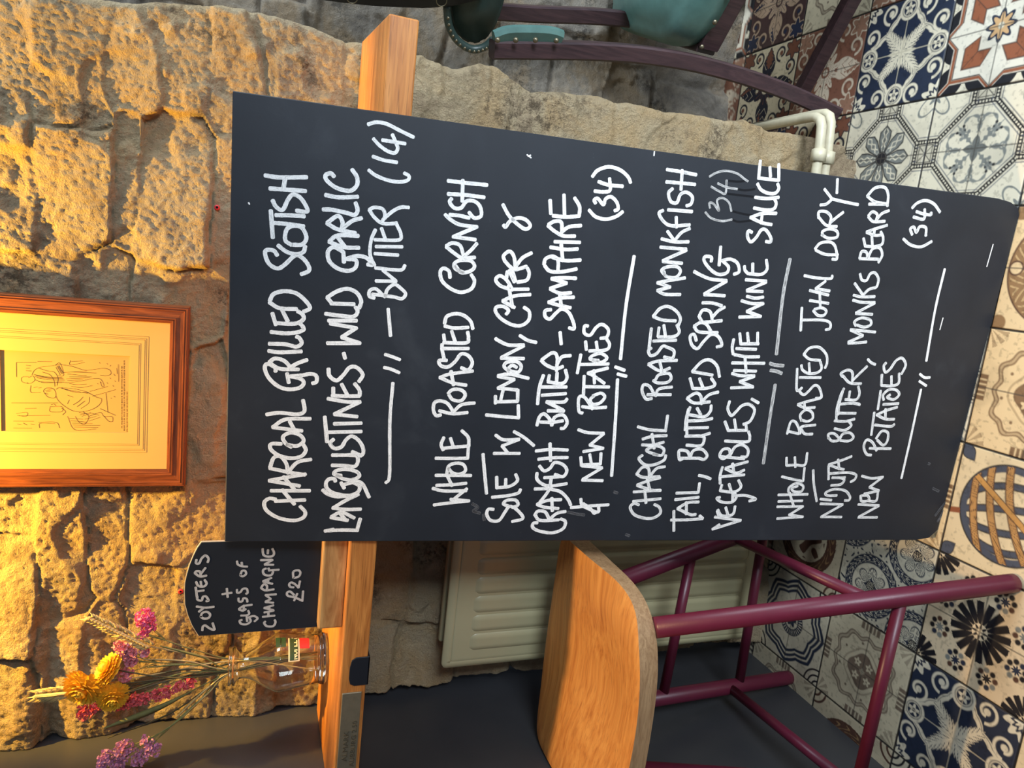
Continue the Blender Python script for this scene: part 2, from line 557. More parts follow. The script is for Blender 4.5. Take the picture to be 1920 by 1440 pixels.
# ---- hand lettering: strokes read off the photo (window letter, then x,y pairs); laid on the board's own plane
WINDOWS = {'A': (480, 700, 4.5), 'B': (480, 460, 4.5), 'C': (480, 210, 4.5), 'D': (800, 700, 4.5), 'E': (800, 500, 4.5),
           'F': (800, 300, 4.8), 'G': (1080, 700, 4.5), 'H': (1100, 480, 4.5), 'I': (1140, 280, 4.5), 'J': (1420, 680, 4.5),
           'K': (1420, 480, 4.5), 'L': (1440, 320, 4.5), 'S': (340, 1010, 6.857), 'P': (0, 600, 5.538)}
MENU = [
('white hand-lettered line reading CHARCOAL GRILLED SCOTISH', 8.6, 1.0, '''
A 168,1062 110,1056 70,1090 85,1150 150,1200 230,1230 330,1240 400,1215 415,1170 372,1120|160,1078 415,1068|125,990 455,990|325,1105 220,980
A 110,905 370,950|110,905 240,880 420,850|230,870 325,980|115,800 300,838 415,856|118,795 150,712 205,700 255,760 272,845|270,835 350,750 465,725
A 215,595 130,595 125,640 190,690 290,715 380,700 420,650 400,600|300,622 250,590 228,535 290,500 370,520 402,570 345,612 260,600|140,455 390,485|140,455 250,388 460,382|285,405 325,480
A 88,347 200,332 345,345 408,318 397,225
B 165,1065 160,1030 95,1000 75,1040 110,1120 190,1190 280,1215 370,1200 403,1160 375,1125 290,1105|262,1080 277,1160|290,1105 380,1097 460,1085 508,1100 510,1150 475,1165
B 115,990 200,1040 360,1046|112,985 160,955 230,970 275,1010 290,1050|290,1030 350,995 432,965|105,890 200,902 385,895
B 110,830 250,835 340,855 385,825 365,780 340,770|125,730 240,742 340,735 402,710 382,670 350,650|165,655 280,662 350,655 402,620 390,580 350,555|220,545 268,640|138,572 168,672
B 112,480 200,530 345,537|115,470 150,410 240,387 340,405 420,470 455,530 400,560
C 180,1210 150,1170 90,1165 77,1200 110,1280 180,1320 240,1290 330,1210 390,1230 440,1290 445,1340 380,1370
C 185,1125 260,1180 340,1200 400,1180 415,1130|300,1122 247,1080 260,990 320,960 390,980 425,1060 390,1117 310,1120|142,1062 125,830|150,935 260,945 405,965|165,870 290,872 410,880
C 140,745 170,800 225,825 270,740 310,697 370,720 420,790 430,840 340,832|115,645 250,655 420,667|75,535 200,552 430,550|230,655 247,555'''),
('white hand-lettered line reading LANGOUSTINES - WILD GARLIC', 8.4, 1.0, '''
A 580,1330 655,1316|590,1328 730,1322 860,1325|850,1330 880,1225|630,1215 775,1240|635,1210 720,1172 830,1220|700,1170 762,1242|645,1135 760,1148 885,1145|655,1132 760,1070 865,1020|860,1022 700,1040 610,1020 562,982
A 670,912 660,890 620,890 592,920 600,970 660,1010 780,1030 860,1000 872,950 820,920|717,920 745,970|740,937 880,918 955,1045
A 720,862 660,850 680,820 760,808 850,830 870,868 810,898 740,890 680,862|640,775 740,777 830,785 860,740 842,692 740,690 642,690|780,690 890,695
A 655,555 625,590 660,632 720,620 760,560 810,530 870,570 905,640 890,690 810,660|580,365 600,580|610,497 890,490|658,425 890,420|660,345 855,365|660,345 880,240|880,240 770,240 605,213
A 652,120 652,190|640,187 760,192 875,190|722,90 772,185|875,190 872,140 832,85
B 612,1040 620,1100 680,1140 740,1090 790,1030 850,1030 900,1090 868,1150|740,908 752,955
B 600,825 880,825|875,825 722,775|722,775 850,695|845,697 625,660|610,635 850,635|585,577 700,592 820,600 857,560 840,520|630,490 830,497|600,440 680,390 770,367 850,400 887,470 870,530|600,440 642,490
C 740,1185 700,1158 650,1140 607,1180 620,1260 690,1320 780,1340 840,1310 842,1250 760,1240|737,1180 742,1270|760,1240 850,1215 920,1225 960,1255 980,1290 940,1285
C 615,1095 740,1140 870,1146|618,1092 690,1042 865,1045|690,1058 752,1140|597,937 690,990 840,1022|600,935 690,877 730,930 720,1000|720,992 810,920 892,895
C 565,822 640,825 760,850 830,868 857,830 840,765|585,700 700,720 860,715|660,545 630,517 587,535 600,580 680,640 790,665 850,620 852,550 810,485'''),
('white hand-lettered line reading BUTTER (14) after a ruled dash', 7.6, 1.0, '''
A 1155,80 1130,400 1127,850 1095,925
B 1080,1030 1140,1045 1210,1075|1088,920 1150,940 1215,965|1115,535 1135,765
B 1000,445 957,430 960,382 1010,367 1060,410 1090,435|1090,430 1110,370 1170,330 1230,370 1262,410 1230,450 1160,435 980,412|1010,300 1185,303|1180,300 1070,210|1005,190 1150,205 1230,205 1257,168
C 1000,1295 962,1200 972,1080 1008,992|1000,1195 1200,1207|1010,1135 1235,1137|1000,1077 1200,1080 1222,1030 1192,960 1180,930|1058,980 1092,1075
C 955,825 1000,890 1070,940 1190,940|955,825 1000,805 1070,820 1087,880 1060,930|1070,910 1150,840 1220,805 1290,805
C 950,490 1010,535 1110,575 1210,590 1280,575 1290,540 1250,515|985,375 1080,407 1190,425|990,225 1040,280 1110,330 1170,345 1195,310 1185,270 1150,190|1065,237 1150,250 1260,267|945,105 1010,87 1100,100 1220,160 1330,213'''),
('white hand-lettered line reading WHOLE ROASTED CORNISH', 7.6, 1.0, '''
D 60,1110 200,1092 360,1075|215,1072 340,972|350,1075 200,1062|50,970 150,992 335,990|80,945 200,940 335,927|75,860 200,860 375,862|215,950 167,850
D 170,842 188,780 250,757 310,770 327,820 280,850 220,840 182,800|75,715 200,717 350,715|345,718 352,622|140,632 240,622 358,612|140,648 122,600 145,540|225,622 200,545|355,615 350,540 295,482
E 120,1250 80,1255 57,1210 65,1150 110,1132 170,1150 210,1200 227,1245|105,1215 220,1240 345,1230|220,1232 280,1172 340,1155 405,1150|180,1070 220,1037 290,1040 325,1080 290,1130 220,1122 187,1080
E 110,935 220,980 335,1000|110,935 200,905 390,880|205,880 227,1000|170,790 105,792 120,835 180,845 240,800 290,737 350,750 385,810 350,870 290,852|150,790 130,700 130,652|132,690 355,690|143,572 150,625|140,640 330,642 352,600 345,550|210,542 242,640
E 150,500 230,517 352,512|150,480 170,420 240,397 310,410 370,460 390,525
F 210,1060 200,1000 150,975 122,1010 140,1090 220,1160 310,1190 400,1160 430,1090 400,1030|330,1010 260,980 250,930 310,902 400,910 430,960 390,1000 310,1012 260,952
F 175,780 250,840 320,880 435,877|175,775 230,747 300,770 330,855|330,870 400,810 452,750|235,690 440,717|240,690 455,600|455,602 300,582 220,540 165,490|205,492 290,500 385,522
F 225,345 207,380 250,432 310,430 360,370 430,372 480,420 490,500 430,522 380,470|190,305 350,315 520,337|190,187 360,207 545,225|320,375 325,180'''),
('white hand-lettered line reading SOLE W/ LEMON, CAPER &', 7.4, 1.0, '''
D 565,1147 520,1147 507,1190 540,1240 610,1240 660,1170 700,1122 760,1150 812,1222 720,1250|700,1125 647,1100 680,1070 750,1070 770,1110 720,1132|550,1045 680,1032 770,1010 792,978|592,970 590,872|590,965 700,952 765,905 750,850|665,950 667,890
D 475,680 485,800 505,1015
D 565,675 785,675|685,672 635,612|635,612 780,557|782,555 650,560 580,520|735,490 820,540 905,610
E 500,1250 620,1262 780,1275|775,1272 772,1168|580,1155 580,1090|590,1140 770,1135|767,1135 768,1037|625,1120 645,1040|765,1040 600,1025|600,1025 740,952|740,952 600,925|600,920 700,907 860,942
E 690,880 652,840 680,805 760,802 797,840 770,890 690,870 720,832 760,850|625,770 820,775|630,765 820,667|820,660 690,660 600,620 580,605|785,580 850,620 925,640
E 670,402 690,370 650,337 590,340 582,380 630,440 720,490 800,495 860,450 865,380 820,342|640,290 742,345|640,288 740,247 875,235|725,345 690,160|690,192 860,190|700,190 620,160 582,110 620,77 680,120 725,200|680,40 672,100
F 740,992 790,1100|815,1100 900,1080 922,1020 905,970|765,980 800,1090
F 700,905 750,960 800,985 900,957|700,905 692,860 745,822 785,870 800,985|800,962 860,882 945,835|685,400 740,500 820,580 890,622 932,590 890,537 820,522 750,550 710,602 690,585'''),
('white hand-lettered line reading CRAYFISH BUTTER - SAMPHIRE', 7.4, 1.0, '''
D 935,1260 900,1265 895,1300 950,1330 1060,1345 1150,1310 1170,1250 1130,1227|910,1190 960,1240 1115,1235|915,1190 940,1162 1000,1170 1037,1240|1030,1235 1100,1180 1172,1165
D 930,1105 1000,1130 1112,1140|930,1105 1020,1072 1135,1065|1060,1162 1055,1050|910,975 1055,972|955,1085 1000,1030 1040,972|1050,977 1130,1000 1190,1060 1215,1112
D 930,840 930,890 970,930 1040,950 1182,930|1040,962 1050,885|990,880 1120,872|950,780 990,822 1040,800 1080,752 1150,770 1182,820 1150,870 1080,852|940,725 1060,712 1190,710|920,655 1050,642 1190,647|1045,740 1040,590
E 930,1340 950,1270 990,1242 1040,1290 1055,1340|1055,1340 1080,1270 1150,1252 1185,1310 1160,1360 1130,1365|960,1310 1060,1312 1150,1300|1020,1215 1160,1217|1150,1210 1010,1140|1010,1140 1150,1142 1185,1115
E 935,1160 950,1020 985,915|970,1085 1175,1070|960,1015 1180,1015|1035,915 1025,965|1020,970 1140,985 1182,940 1170,870|1100,895 1095,975|965,790 1010,830 1090,860 1150,842|970,785 1060,727 1100,760 1095,880|1095,832 1140,762 1215,750|1125,552 1135,655
E 1050,362 1000,372 1000,420 1040,440 1090,392 1140,357 1200,390 1240,480 1240,525 1200,515
F 1095,1280 1200,1310 1295,1330|1095,1280 1200,1242 1325,1235|1215,1345 1195,1200|1110,1160 1200,1200 1300,1195|1110,1155 1260,1107|1260,1107 1122,1067|1122,1067 1220,1060 1345,1065
F 1060,950 1110,1000 1220,1005 1350,980|1055,942 1070,890 1130,867 1180,900 1182,1000|1130,875 1250,905 1385,900|1112,785 1250,805 1360,800|1225,910 1210,760|1150,735 1380,742
F 1090,590 1150,640 1230,682 1335,685|1095,582 1150,552 1210,560 1217,650|1210,652 1280,602 1390,590|1135,502 1250,512 1375,505|1110,360 1117,485|1235,312 1240,500|1372,505 1375,420 1330,340'''),
('white hand-lettered line reading & NEW POTATOES (34)', 7.0, 1.0, '''
G -45,1132 120,1118 275,1108|40,1058 50,1110 100,1140 185,1170 190,1120|150,1180 120,1140 60,1098|185,1165 150,1182
G 50,900 225,905|55,895 220,797|220,797 50,780|40,705 45,780|45,772 205,765|115,682 130,768|205,768 210,672|60,660 230,632|230,632 115,605|115,605 235,508|235,505 100,500 18,475
G 55,335 25,320 20,230 37,192 80,210 140,302|50,280 150,292 255,285|150,192 120,220 140,260 200,250 242,200 210,167 140,190|62,180 68,20|70,112 280,115
H 150,1075 60,1012 8,988|8,988 180,945|65,1075 60,962|-50,830 -80,990|-50,915 185,910|100,882 30,870 50,840 120,822 170,860 120,897 50,880
H 20,800 160,792 192,750 170,702|80,722 90,795|-10,720 -3,792|12,590 -18,592 -20,650 30,667 80,602 130,577 182,620 170,682 115,695
F 1460,450 1520,510 1610,532 1700,510 1765,465|1520,390 1507,360 1540,347 1590,402 1610,350 1660,332 1710,380 1722,440 1690,457|1510,280 1590,287 1650,270 1645,165|1545,195 1640,225 1765,237|1490,150 1540,92 1640,62 1740,90 1810,150 1835,205'''),
('white ruled line with two ticks above CHARCOAL ROASTED MONKFISH', 7.2, 1.0, '''
G 350,50 332,400 300,865
H 240,935 320,965|260,995 335,1015|285,870 330,430 400,0'''),
('white hand-lettered line reading CHARCOAL ROASTED MONKFISH', 6.6, .82, '''
G 530,1110 490,1097 457,1130 490,1190 570,1220 650,1220 710,1180 702,1130 660,1105|480,1080 715,1057|485,1000 710,985|590,1095 580,980|515,945 640,985 715,988|515,942 620,902 710,880|622,985 600,890
G 510,850 570,877 705,870|510,850 560,792 610,802 620,880|620,872 680,802 750,787|560,690 530,720 580,770 660,770 740,732 757,690|690,690 610,662 600,640 680,612 740,640 722,690 650,682
G 555,602 640,605 740,580|560,555 640,532 765,525|660,635 640,510|520,450 620,475 760,485|755,482 772,355|640,212 590,215 557,150 570,97 620,110 662,182|600,180 800,180|670,192 700,132 810,115
H 560,1050 600,1070 680,1065 712,1030 690,990 610,1002 580,1042|520,915 620,970 702,945|520,912 600,887 762,880|640,990 612,880|545,775 520,800 540,840 590,822 640,762 680,770 735,800 722,860 650,852|525,780 545,610|560,717 755,710|610,602 600,680|600,682 730,680 780,642 760,580|650,582 665,682
H 560,510 640,540 752,547|560,510 620,442 690,427 760,470 790,530 772,590
I 610,1225 480,1222 415,1190|415,1190 525,1162|525,1162 415,1125|415,1125 540,1102 650,1085|480,1062 452,1020 500,992 580,990 610,1030 570,1080 490,1072 470,1030|460,945 625,962|460,940 662,850|660,842 550,835 440,825
I 450,755 560,780 680,780|500,690 560,772|560,772 620,702 690,667|465,515 430,540 470,610 540,645 690,637|575,570 577,660|505,510 710,525|545,330 510,370 530,440 580,450 610,382 660,362 710,400 700,460 660,477|490,275 620,285 735,297|495,170 620,190 745,215|615,342 625,175'''),
('white hand-lettered line reading TAIL, BUTTERED SPRING', 6.6, .85, '''
G 825,1160 825,1330|800,1237 940,1235 1070,1225|1070,1225 1042,1200|855,1140 960,1190 1010,1190|855,1140 940,1092 1035,1085|930,1190 930,1085|835,1065 1035,1045|845,1010 1028,1005|1030,1008 1042,925|1035,860 1090,872 1135,890
G 900,720 872,725 867,660 890,647 940,660 960,712|960,715 990,652 1060,640 1105,690 1080,725 1040,717|870,715 1040,715|930,605 1050,610 1080,560 1060,530 920,530|1050,530 1130,505
G 935,530 935,380 962,285|920,480 930,380 950,300|950,460 1115,457|945,402 1080,395 1150,380|960,350 1080,365 1132,320 1140,270|1020,292 1052,350
G 935,210 1000,250 1130,240|940,205 1010,167 1050,190 1060,260|1060,242 1120,182 1200,157|960,40 985,130|985,127 1100,125 1170,97 1140,40|1040,42 1070,120
H 890,975 1062,1005|890,975 970,892 1040,877 1100,930 1120,1020|925,715 905,662 872,680 887,750 935,780 985,722 1050,662 1110,680 1140,750 1095,767|905,595 950,640 1105,647|905,592 960,562 1010,577 1050,640
H 960,560 1050,555 1140,545|950,502 980,457 1040,470 1060,545|1055,522 1110,462 1165,430|945,505 975,560|975,395 1060,397 1140,420|990,325 1165,335|990,320 1180,212|1180,207 1050,195 960,160 905,130
H 1050,47 1050,10 1000,5 990,40 1040,110 1110,155 1180,142 1195,92 1150,45|1140,40 1210,27 1270,60 1285,130 1240,155
I 950,820 937,980'''),
('faint smudged price (34) at the right of the monkfish dish', 4.4, .42, '''
I 820,530 870,580 960,605 1045,592|860,495 855,452 890,460 935,517 920,430 970,412 1020,450 1040,522|870,315 940,355 990,372 1000,260|925,287 1000,320 1090,335|855,230 920,195 1000,182 1090,205 1150,250 1180,270'''),
('white hand-lettered line reading VEGETABLES, WHITE WINE SAUCE', 6.4, .85, '''
G 1150,1315 1210,1275|1150,1315 1390,1240|1390,1240 1170,1212|1195,1150 1230,1200 1320,1190 1342,1120|1262,1130 1280,1190|1190,1160 1205,1205|1215,1045 1187,1055 1230,1085 1310,1087 1350,1050 1340,1010|1340,1032 1430,1030 1515,1060 1460,1077|1322,1000 1320,1080
G 1230,940 1215,992|1215,990 1330,1000 1390,960 1370,900|1290,932 1310,1000|1215,930 1215,860 1235,790|1215,872 1420,855|1260,805 1350,840 1420,815|1260,800 1350,772 1450,745|1330,830 1320,760
G 1290,690 1240,720 1212,690 1240,642 1290,640 1300,690|1300,690 1340,622 1400,602 1450,640 1440,700 1390,705|1210,702 1420,720|1255,570 1440,577 1465,540 1455,490|1255,405 1285,485|1285,482 1440,480|1335,387 1350,480|1440,482 1430,420
G 1295,235 1280,300 1310,355 1350,322 1400,272 1460,262 1505,310 1470,400 1410,430|1480,215 1540,250
H 1215,1112 1405,1105|1400,1102 1290,1060|1290,1060 1415,1015|1415,1010 1300,1010 1225,990|1240,965 1430,972|1225,902 1500,905|1345,985 1335,860|1245,832 1350,850 1455,850|1235,830 1227,770 1240,702|1260,780 1430,787|1290,652 1300,745|1300,742 1450,740|1355,647 1365,740|1440,737 1442,645
H 1285,515 1470,510|1470,510 1350,467|1350,467 1492,400|1490,400 1390,400 1305,377|1350,340 1420,355 1490,347|1350,295 1485,300|1350,290 1515,220|1515,212 1340,200|1330,85 1335,120 1362,150|1370,150 1470,155 1520,112 1515,32|1400,62 1400,150
I 1215,700 1182,690 1177,740 1205,780 1250,742 1290,682 1330,680 1370,740 1370,780 1330,777|1200,575 1300,620 1380,635|1200,575 1300,542 1420,540|1290,625 1300,545|1230,495 1330,512 1398,502 1418,455 1398,410|1240,405 1340,415 1440,405
I 1260,290 1290,340 1350,370 1410,370 1440,330 1430,290|1285,95 1270,240|1265,242 1440,262|1365,150 1370,232|1440,265 1440,125'''),
('faint ruled line with two ticks above WHOLE ROASTED JOHN DORY', 7.0, .45, '''
J 150,185 100,500 50,850
K 105,905 150,920 220,925|110,965 160,972 205,990|160,830 215,340 275,25'''),
('white hand-lettered line reading WHOLE ROASTED JOHN DORY-', 5.6, .8, '''
J 165,1315 385,1300|380,1300 265,1282|265,1285 385,1212|385,1212 165,1215|175,1170 380,1165|175,1115 425,1110|305,1210 270,1095|260,1090 270,1050 330,1017 385,1040 370,1085 310,1087 290,1060 340,1040|205,960 270,977 380,1000|385,1000 397,885|245,800 245,868|245,867 320,862 400,860 420,760|315,795 320,882
J 250,600 280,502 320,500 350,560 352,600|265,580 350,600|360,600 370,542 490,525|370,560 400,600 465,602|370,490 362,440 410,397 460,420 465,470 420,495 370,482|340,355 400,380 485,377|340,352 420,327 530,300|400,390 395,330|530,300 540,280|375,210 355,240 390,270 430,242 480,192 520,210 540,290 490,300|335,50 330,220 350,232|355,125 535,125
K 370,920 380,960 430,990 500,985 540,950 530,892|435,902 440,985|390,830 440,870 530,880|390,830 440,777 520,770 580,830 587,900 570,945
K 375,435 365,630|370,540 540,540 610,562 612,610 575,622|470,460 510,500 560,500 580,462 540,437 480,450|440,375 600,400|440,290 600,330|530,430 525,302|490,275 610,295|490,275 575,212|395,165 500,185 615,190 632,165
L 400,670 480,705 590,710|395,660 440,612 520,602 565,640 580,740 540,747|460,550 460,512 520,492 580,512 580,560 510,570 450,540|425,390 490,460 580,472|425,400 430,347 490,347 530,390 520,450|520,442 580,392 635,350|475,155 510,200 540,240|440,290 490,282 540,240|545,240 650,265 760,287|585,70 580,190'''),
('white hand-lettered line reading NDUJA BUTTER, MONKS BEARD', 5.6, .75, '''
J 535,1300 710,1302|545,1295 720,1197|720,1195 530,1190|530,1150 625,1160|670,1120 590,1120 577,1095 650,1067 740,1080 780,1130 770,1160 735,1162|620,1035 700,1027 732,990 700,972 630,970|700,972 740,968|600,870 600,985|610,935 760,927 830,945 820,985 785,1005|600,860 680,890 730,900|600,860 700,827 795,790|690,900 680,815|470,905 475,1020 500,1170
J 600,640 600,602 650,600 690,650 630,660 600,632|690,655 720,602 780,592 810,630 770,660 700,657|650,555 730,570 790,532 770,492|650,490 740,495 820,475|665,480 670,390 700,282 730,217|680,440 690,350 720,240|680,425 830,427|690,350 800,342 865,355|800,340 860,350|780,240 770,300|740,310 830,312 860,262 850,200
J 720,110 780,170 875,177|720,120 705,90 760,62 800,82 800,160|800,152 860,92 925,30
K 930,870 960,900 995,915|920,725 850,732 765,735|765,727 890,672|890,670 785,625|785,620 900,632 995,642|830,590 820,552 880,522 950,540 955,580 900,600 840,582|830,485 970,492|830,480 990,397|990,392 880,390 805,372|810,330 880,345 990,342|820,230 890,330|890,330 940,282 1000,265|865,150 880,200 920,205 950,152 990,142 1020,190 1010,250 990,270
L 770,740 790,682 830,690 840,740|840,740 880,662 940,652 962,710 930,775|770,742 930,747|805,570 820,640|820,637 900,640 960,620 970,562 950,515|875,552 880,640|830,520 900,545 960,542|830,517 900,492 1005,460|890,550 900,490|845,390 890,430 985,427|845,382 880,347 920,370 910,422|910,420 960,362 1020,337|835,215 900,262 1000,280|850,282 1000,282|835,215 900,147 980,140 1012,200 1005,300'''),
('white hand-lettered line reading NEW POTATOES (34)', 5.6, .78, '''
J 850,1305 1010,1305|855,1300 1025,1207|1025,1205 850,1195|870,1120 880,1168 940,1160 930,1122 880,1120|930,1165 1000,1165 1017,1090|900,1107 1025,1080|1025,1080 945,1050|945,1050 1055,967|1060,965 960,975 880,955
J 960,780 920,770 897,710 920,652 970,672 1005,742|945,722 1125,725|1000,640 1050,577 1100,592 1095,660 1060,695 1010,652|985,420 960,610|990,525 1120,537 1155,520|1005,440 1080,475 1155,477|1005,440 1090,402 1180,375|1080,475 1080,390|1040,235 1015,395|1060,352 1190,345|1065,315 1060,272 1110,227 1170,230 1195,270 1150,310 1095,292 1120,270|1050,100 1045,190|1045,192 1130,195 1190,172 1195,90|1130,112 1130,190
K 1085,900 1065,930 1080,980 1120,952 1170,882 1220,862 1250,920 1215,995
L 1140,575 1200,625 1290,642 1380,597|1215,540 1200,492 1230,477 1250,520 1280,472 1330,482 1330,550|1225,390 1300,410 1320,392 1320,325|1250,345 1310,365 1370,372 1375,352|1215,315 1260,272 1330,252 1400,282 1450,350'''),
('white ruled line with two ticks at the foot of the menu', 5.2, .95, '''
J 1380,225 1300,600 1215,975|1370,95 1410,125 1455,125|1365,155 1425,195
K 1425,885 1500,450 1580,110'''),
]
OFFER = [
('silver hand-lettered line reading 2 OYSTERS', 3.8, .95, '''
S 270,1175 278,1125 310,1112 350,1140 400,1165 430,1165|430,1165 402,1080|250,1000 270,952 330,937 370,970 350,1015 290,1022 250,1000|195,868 310,882 420,872|225,935 290,885|205,740 210,780 260,790 280,742 320,740 350,790 320,800|185,620 202,745|195,675 292,660|190,550 220,602 290,610 325,572 300,525|250,545 257,602|175,440 240,482 325,470|175,440 190,417 240,420 250,472|250,450 312,370|195,265 190,310 230,312 260,252 310,212 350,250 340,300'''),
('silver hand-drawn plus sign', 3.8, .95, 'S 585,635 597,750|525,710 650,690'),
('silver hand-lettered line reading GLASS OF', 3.6, .95, '''
S 780,1040 750,1052 770,1090 840,1095 890,1060 880,1020|840,1000 847,1060|850,1012 930,990 980,1020 940,1060|765,985 840,980 872,960 860,920|740,905 790,922 830,900|740,900 800,862 910,845|800,920 805,850|735,760 740,800 780,802 800,762 840,770 850,810|715,650 720,690 760,682 790,642 840,640 852,690 830,705|760,460 780,412 820,410 832,450 790,480 757,465|715,285 730,330 790,352 850,355|775,300 782,350'''),
('silver hand-lettered line reading CHAMPAGNE', 3.8, .95, '''
S 1080,1060 1065,1080 1100,1120 1180,1120 1210,1072 1200,1040|1045,1000 1200,985|1065,945 1190,920|1120,995 1118,930|1065,888 1185,915|1065,886 1185,852|1130,905 1130,868|1080,810 1185,820|1080,805 1150,772|1150,770 1082,722|1080,720 1220,710|1025,630 1080,660 1190,647|1025,628 1060,582 1100,602 1100,655|1050,545 1172,577|1050,543 1160,500|1115,567 1115,515|1090,380 1052,400 1060,450 1110,470 1160,460 1180,420|1130,402 1255,395|1120,375 1132,412|1070,330 1185,332|1070,328 1175,268|1165,268 1020,272|1045,125 1055,200 1100,225 1170,220 1192,180 1170,125|1115,140 1110,190'''),
('silver hand-lettered price reading £20', 3.8, .95, '''
S 1450,720 1400,677 1360,690 1370,730 1460,752 1545,790|1555,800 1565,670|1450,792 1490,702|1445,622 1402,616 1385,586 1410,560 1450,574 1490,608 1506,627|1506,627 1525,540|1440,500 1440,422 1500,402 1530,432 1510,480 1450,502'''),
]
SKETCH = '''P 290,660 232,642 222,610 240,590 300,588|300,660 280,650|295,600 340,580 362,620 330,652 300,660|330,570 360,520 420,490 500,480 560,472 620,460|362,620 450,650 550,650 620,642 700,652|400,500 500,530 560,540 602,600 592,680|440,540 520,570 560,630 570,690|620,460 750,482 880,520 1000,510 1080,502 1140,520 1150,560 1100,580 1040,572|700,652 850,632 950,610 1040,612 1080,680 1060,690 1040,640|570,470 622,450 660,570 600,580
P 450,740 460,720 500,702 560,720 580,780 560,810 500,800 470,770 450,740|580,720 620,702 700,730 800,752 900,752 1000,800 1055,822 1030,880 950,930 850,950 750,940 650,880 600,830 580,790|760,880 820,842 860,800|800,900 880,840|840,920 920,862 930,800|700,780 760,800|720,830 700,870|640,702 800,720 920,752|640,712 800,742 910,762|930,742 1040,712 1120,690|960,790 1100,752 1200,722|1100,760 1120,960|1040,920 1200,990
P 860,950 920,1002 880,1080 820,1060 780,1000|920,1000 1040,960 1080,1000 1160,1002 1170,1050 1130,1052 1080,1000|700,1000 780,1140 1000,1130|720,1020 860,1030|735,1045 900,1060|750,1070 960,1075|760,1090 1040,1095|770,1112 1020,1115|400,1060 580,1062 620,1120|410,1120 420,1072 570,1075|170,440 172,590|170,440 380,440|320,680 322,750 420,750|140,1050 350,1052|140,1120 330,1122|120,860 360,862|360,862 600,860|520,900 522,950 640,950 640,900 520,900|530,880 560,872 580,890|170,970 280,960 270,1000 180,990|260,920 380,915|200,995 520,990|730,420 732,465 880,440|740,430 860,425|390,430 540,432|640,915 680,950 650,985
P 350,565 480,590 640,595|360,585 500,605 660,610|380,600 520,620 670,625|370,575 500,598 650,603|400,640 500,645 640,650|590,480 640,560|600,475 650,560|610,470 655,550|580,490 625,570|700,560 900,580|720,590 950,590|690,610 930,600|740,540 1000,550|700,630 860,620|660,545 900,530|470,730 520,725|480,745 530,735|465,760 500,770|490,715 540,715|820,960 900,975|830,985 920,965|850,1000 940,970|930,960 1030,990|880,1030 1000,1000|920,1050 1040,1010|720,660 800,670 900,665|740,690 850,700 960,680
P 1010,660 1020,665|1040,640 1048,650|1110,450 1120,460|1140,480 1150,470|1180,560 1195,580|1140,600 1150,610|1170,680 1180,690|1180,790 1195,800|1150,810 1160,815|1110,650 1120,660|1190,630 1200,640|1030,440 1040,450
P 270,470 320,475|270,500 310,500|270,525 325,530|350,700 390,695|400,705 430,700|180,1080 220,1085|240,1070 280,1090|320,1080 360,1085
P 1212,500 1216,560|1228,460 1232,640'''
# ================================================================== the setting
# ------------------------------------------------------------------ floor: patchwork of printed cement-style tiles
TP, TX0, TY0 = 0.2242, -0.4805, 0.9485
CREAM, NAVY, INK, RUST = lin((226, 216, 190)), lin((38, 47, 66)), lin((28, 28, 34)), lin((150, 88, 58))
TAN, GREY, BROWN, SLATE, WOODC = lin((150, 118, 82)), lin((128, 130, 124)), lin((88, 60, 48)), lin((78, 84, 98)), lin((196, 146, 88))


class Pat:
    def __init__(s, p, q, bgc=CREAM):
        s.p, s.q = p, q
        s.r, s.t = np.hypot(p, q), np.arctan2(q, p)
        s.c = np.empty(p.shape + (3,))
        s.c[...] = bgc

    def put(s, mask, col):
        m = np.clip(mask, 0, 1)[..., None]
        s.c = s.c * (1 - m) + np.array(col) * m

    def band(s, d, w, col, soft=0.014):
        s.put(1 - sstep(w - soft, w + soft, np.abs(d)), col)

    def fill(s, d, col, soft=0.014):
        """paint where d < 0"""
        s.put(1 - sstep(-soft, soft, d), col)


def leaf(t, p, cx, cy, ang, ln, wd, lobes=0.0):
    x, y = p
    dx, dy = x - cx, y - cy
    a = dx * math.cos(ang) + dy * math.sin(ang)
    b = -dx * math.sin(ang) + dy * math.cos(ang)
    u = np.clip(a / ln, 0, 1)
    w = wd * np.sin(np.pi * u ** 0.8) * (1 + lobes * np.sin(u * 34))
    return np.where((a > 0) & (a < ln), np.abs(b) - w, 1.0), a, b


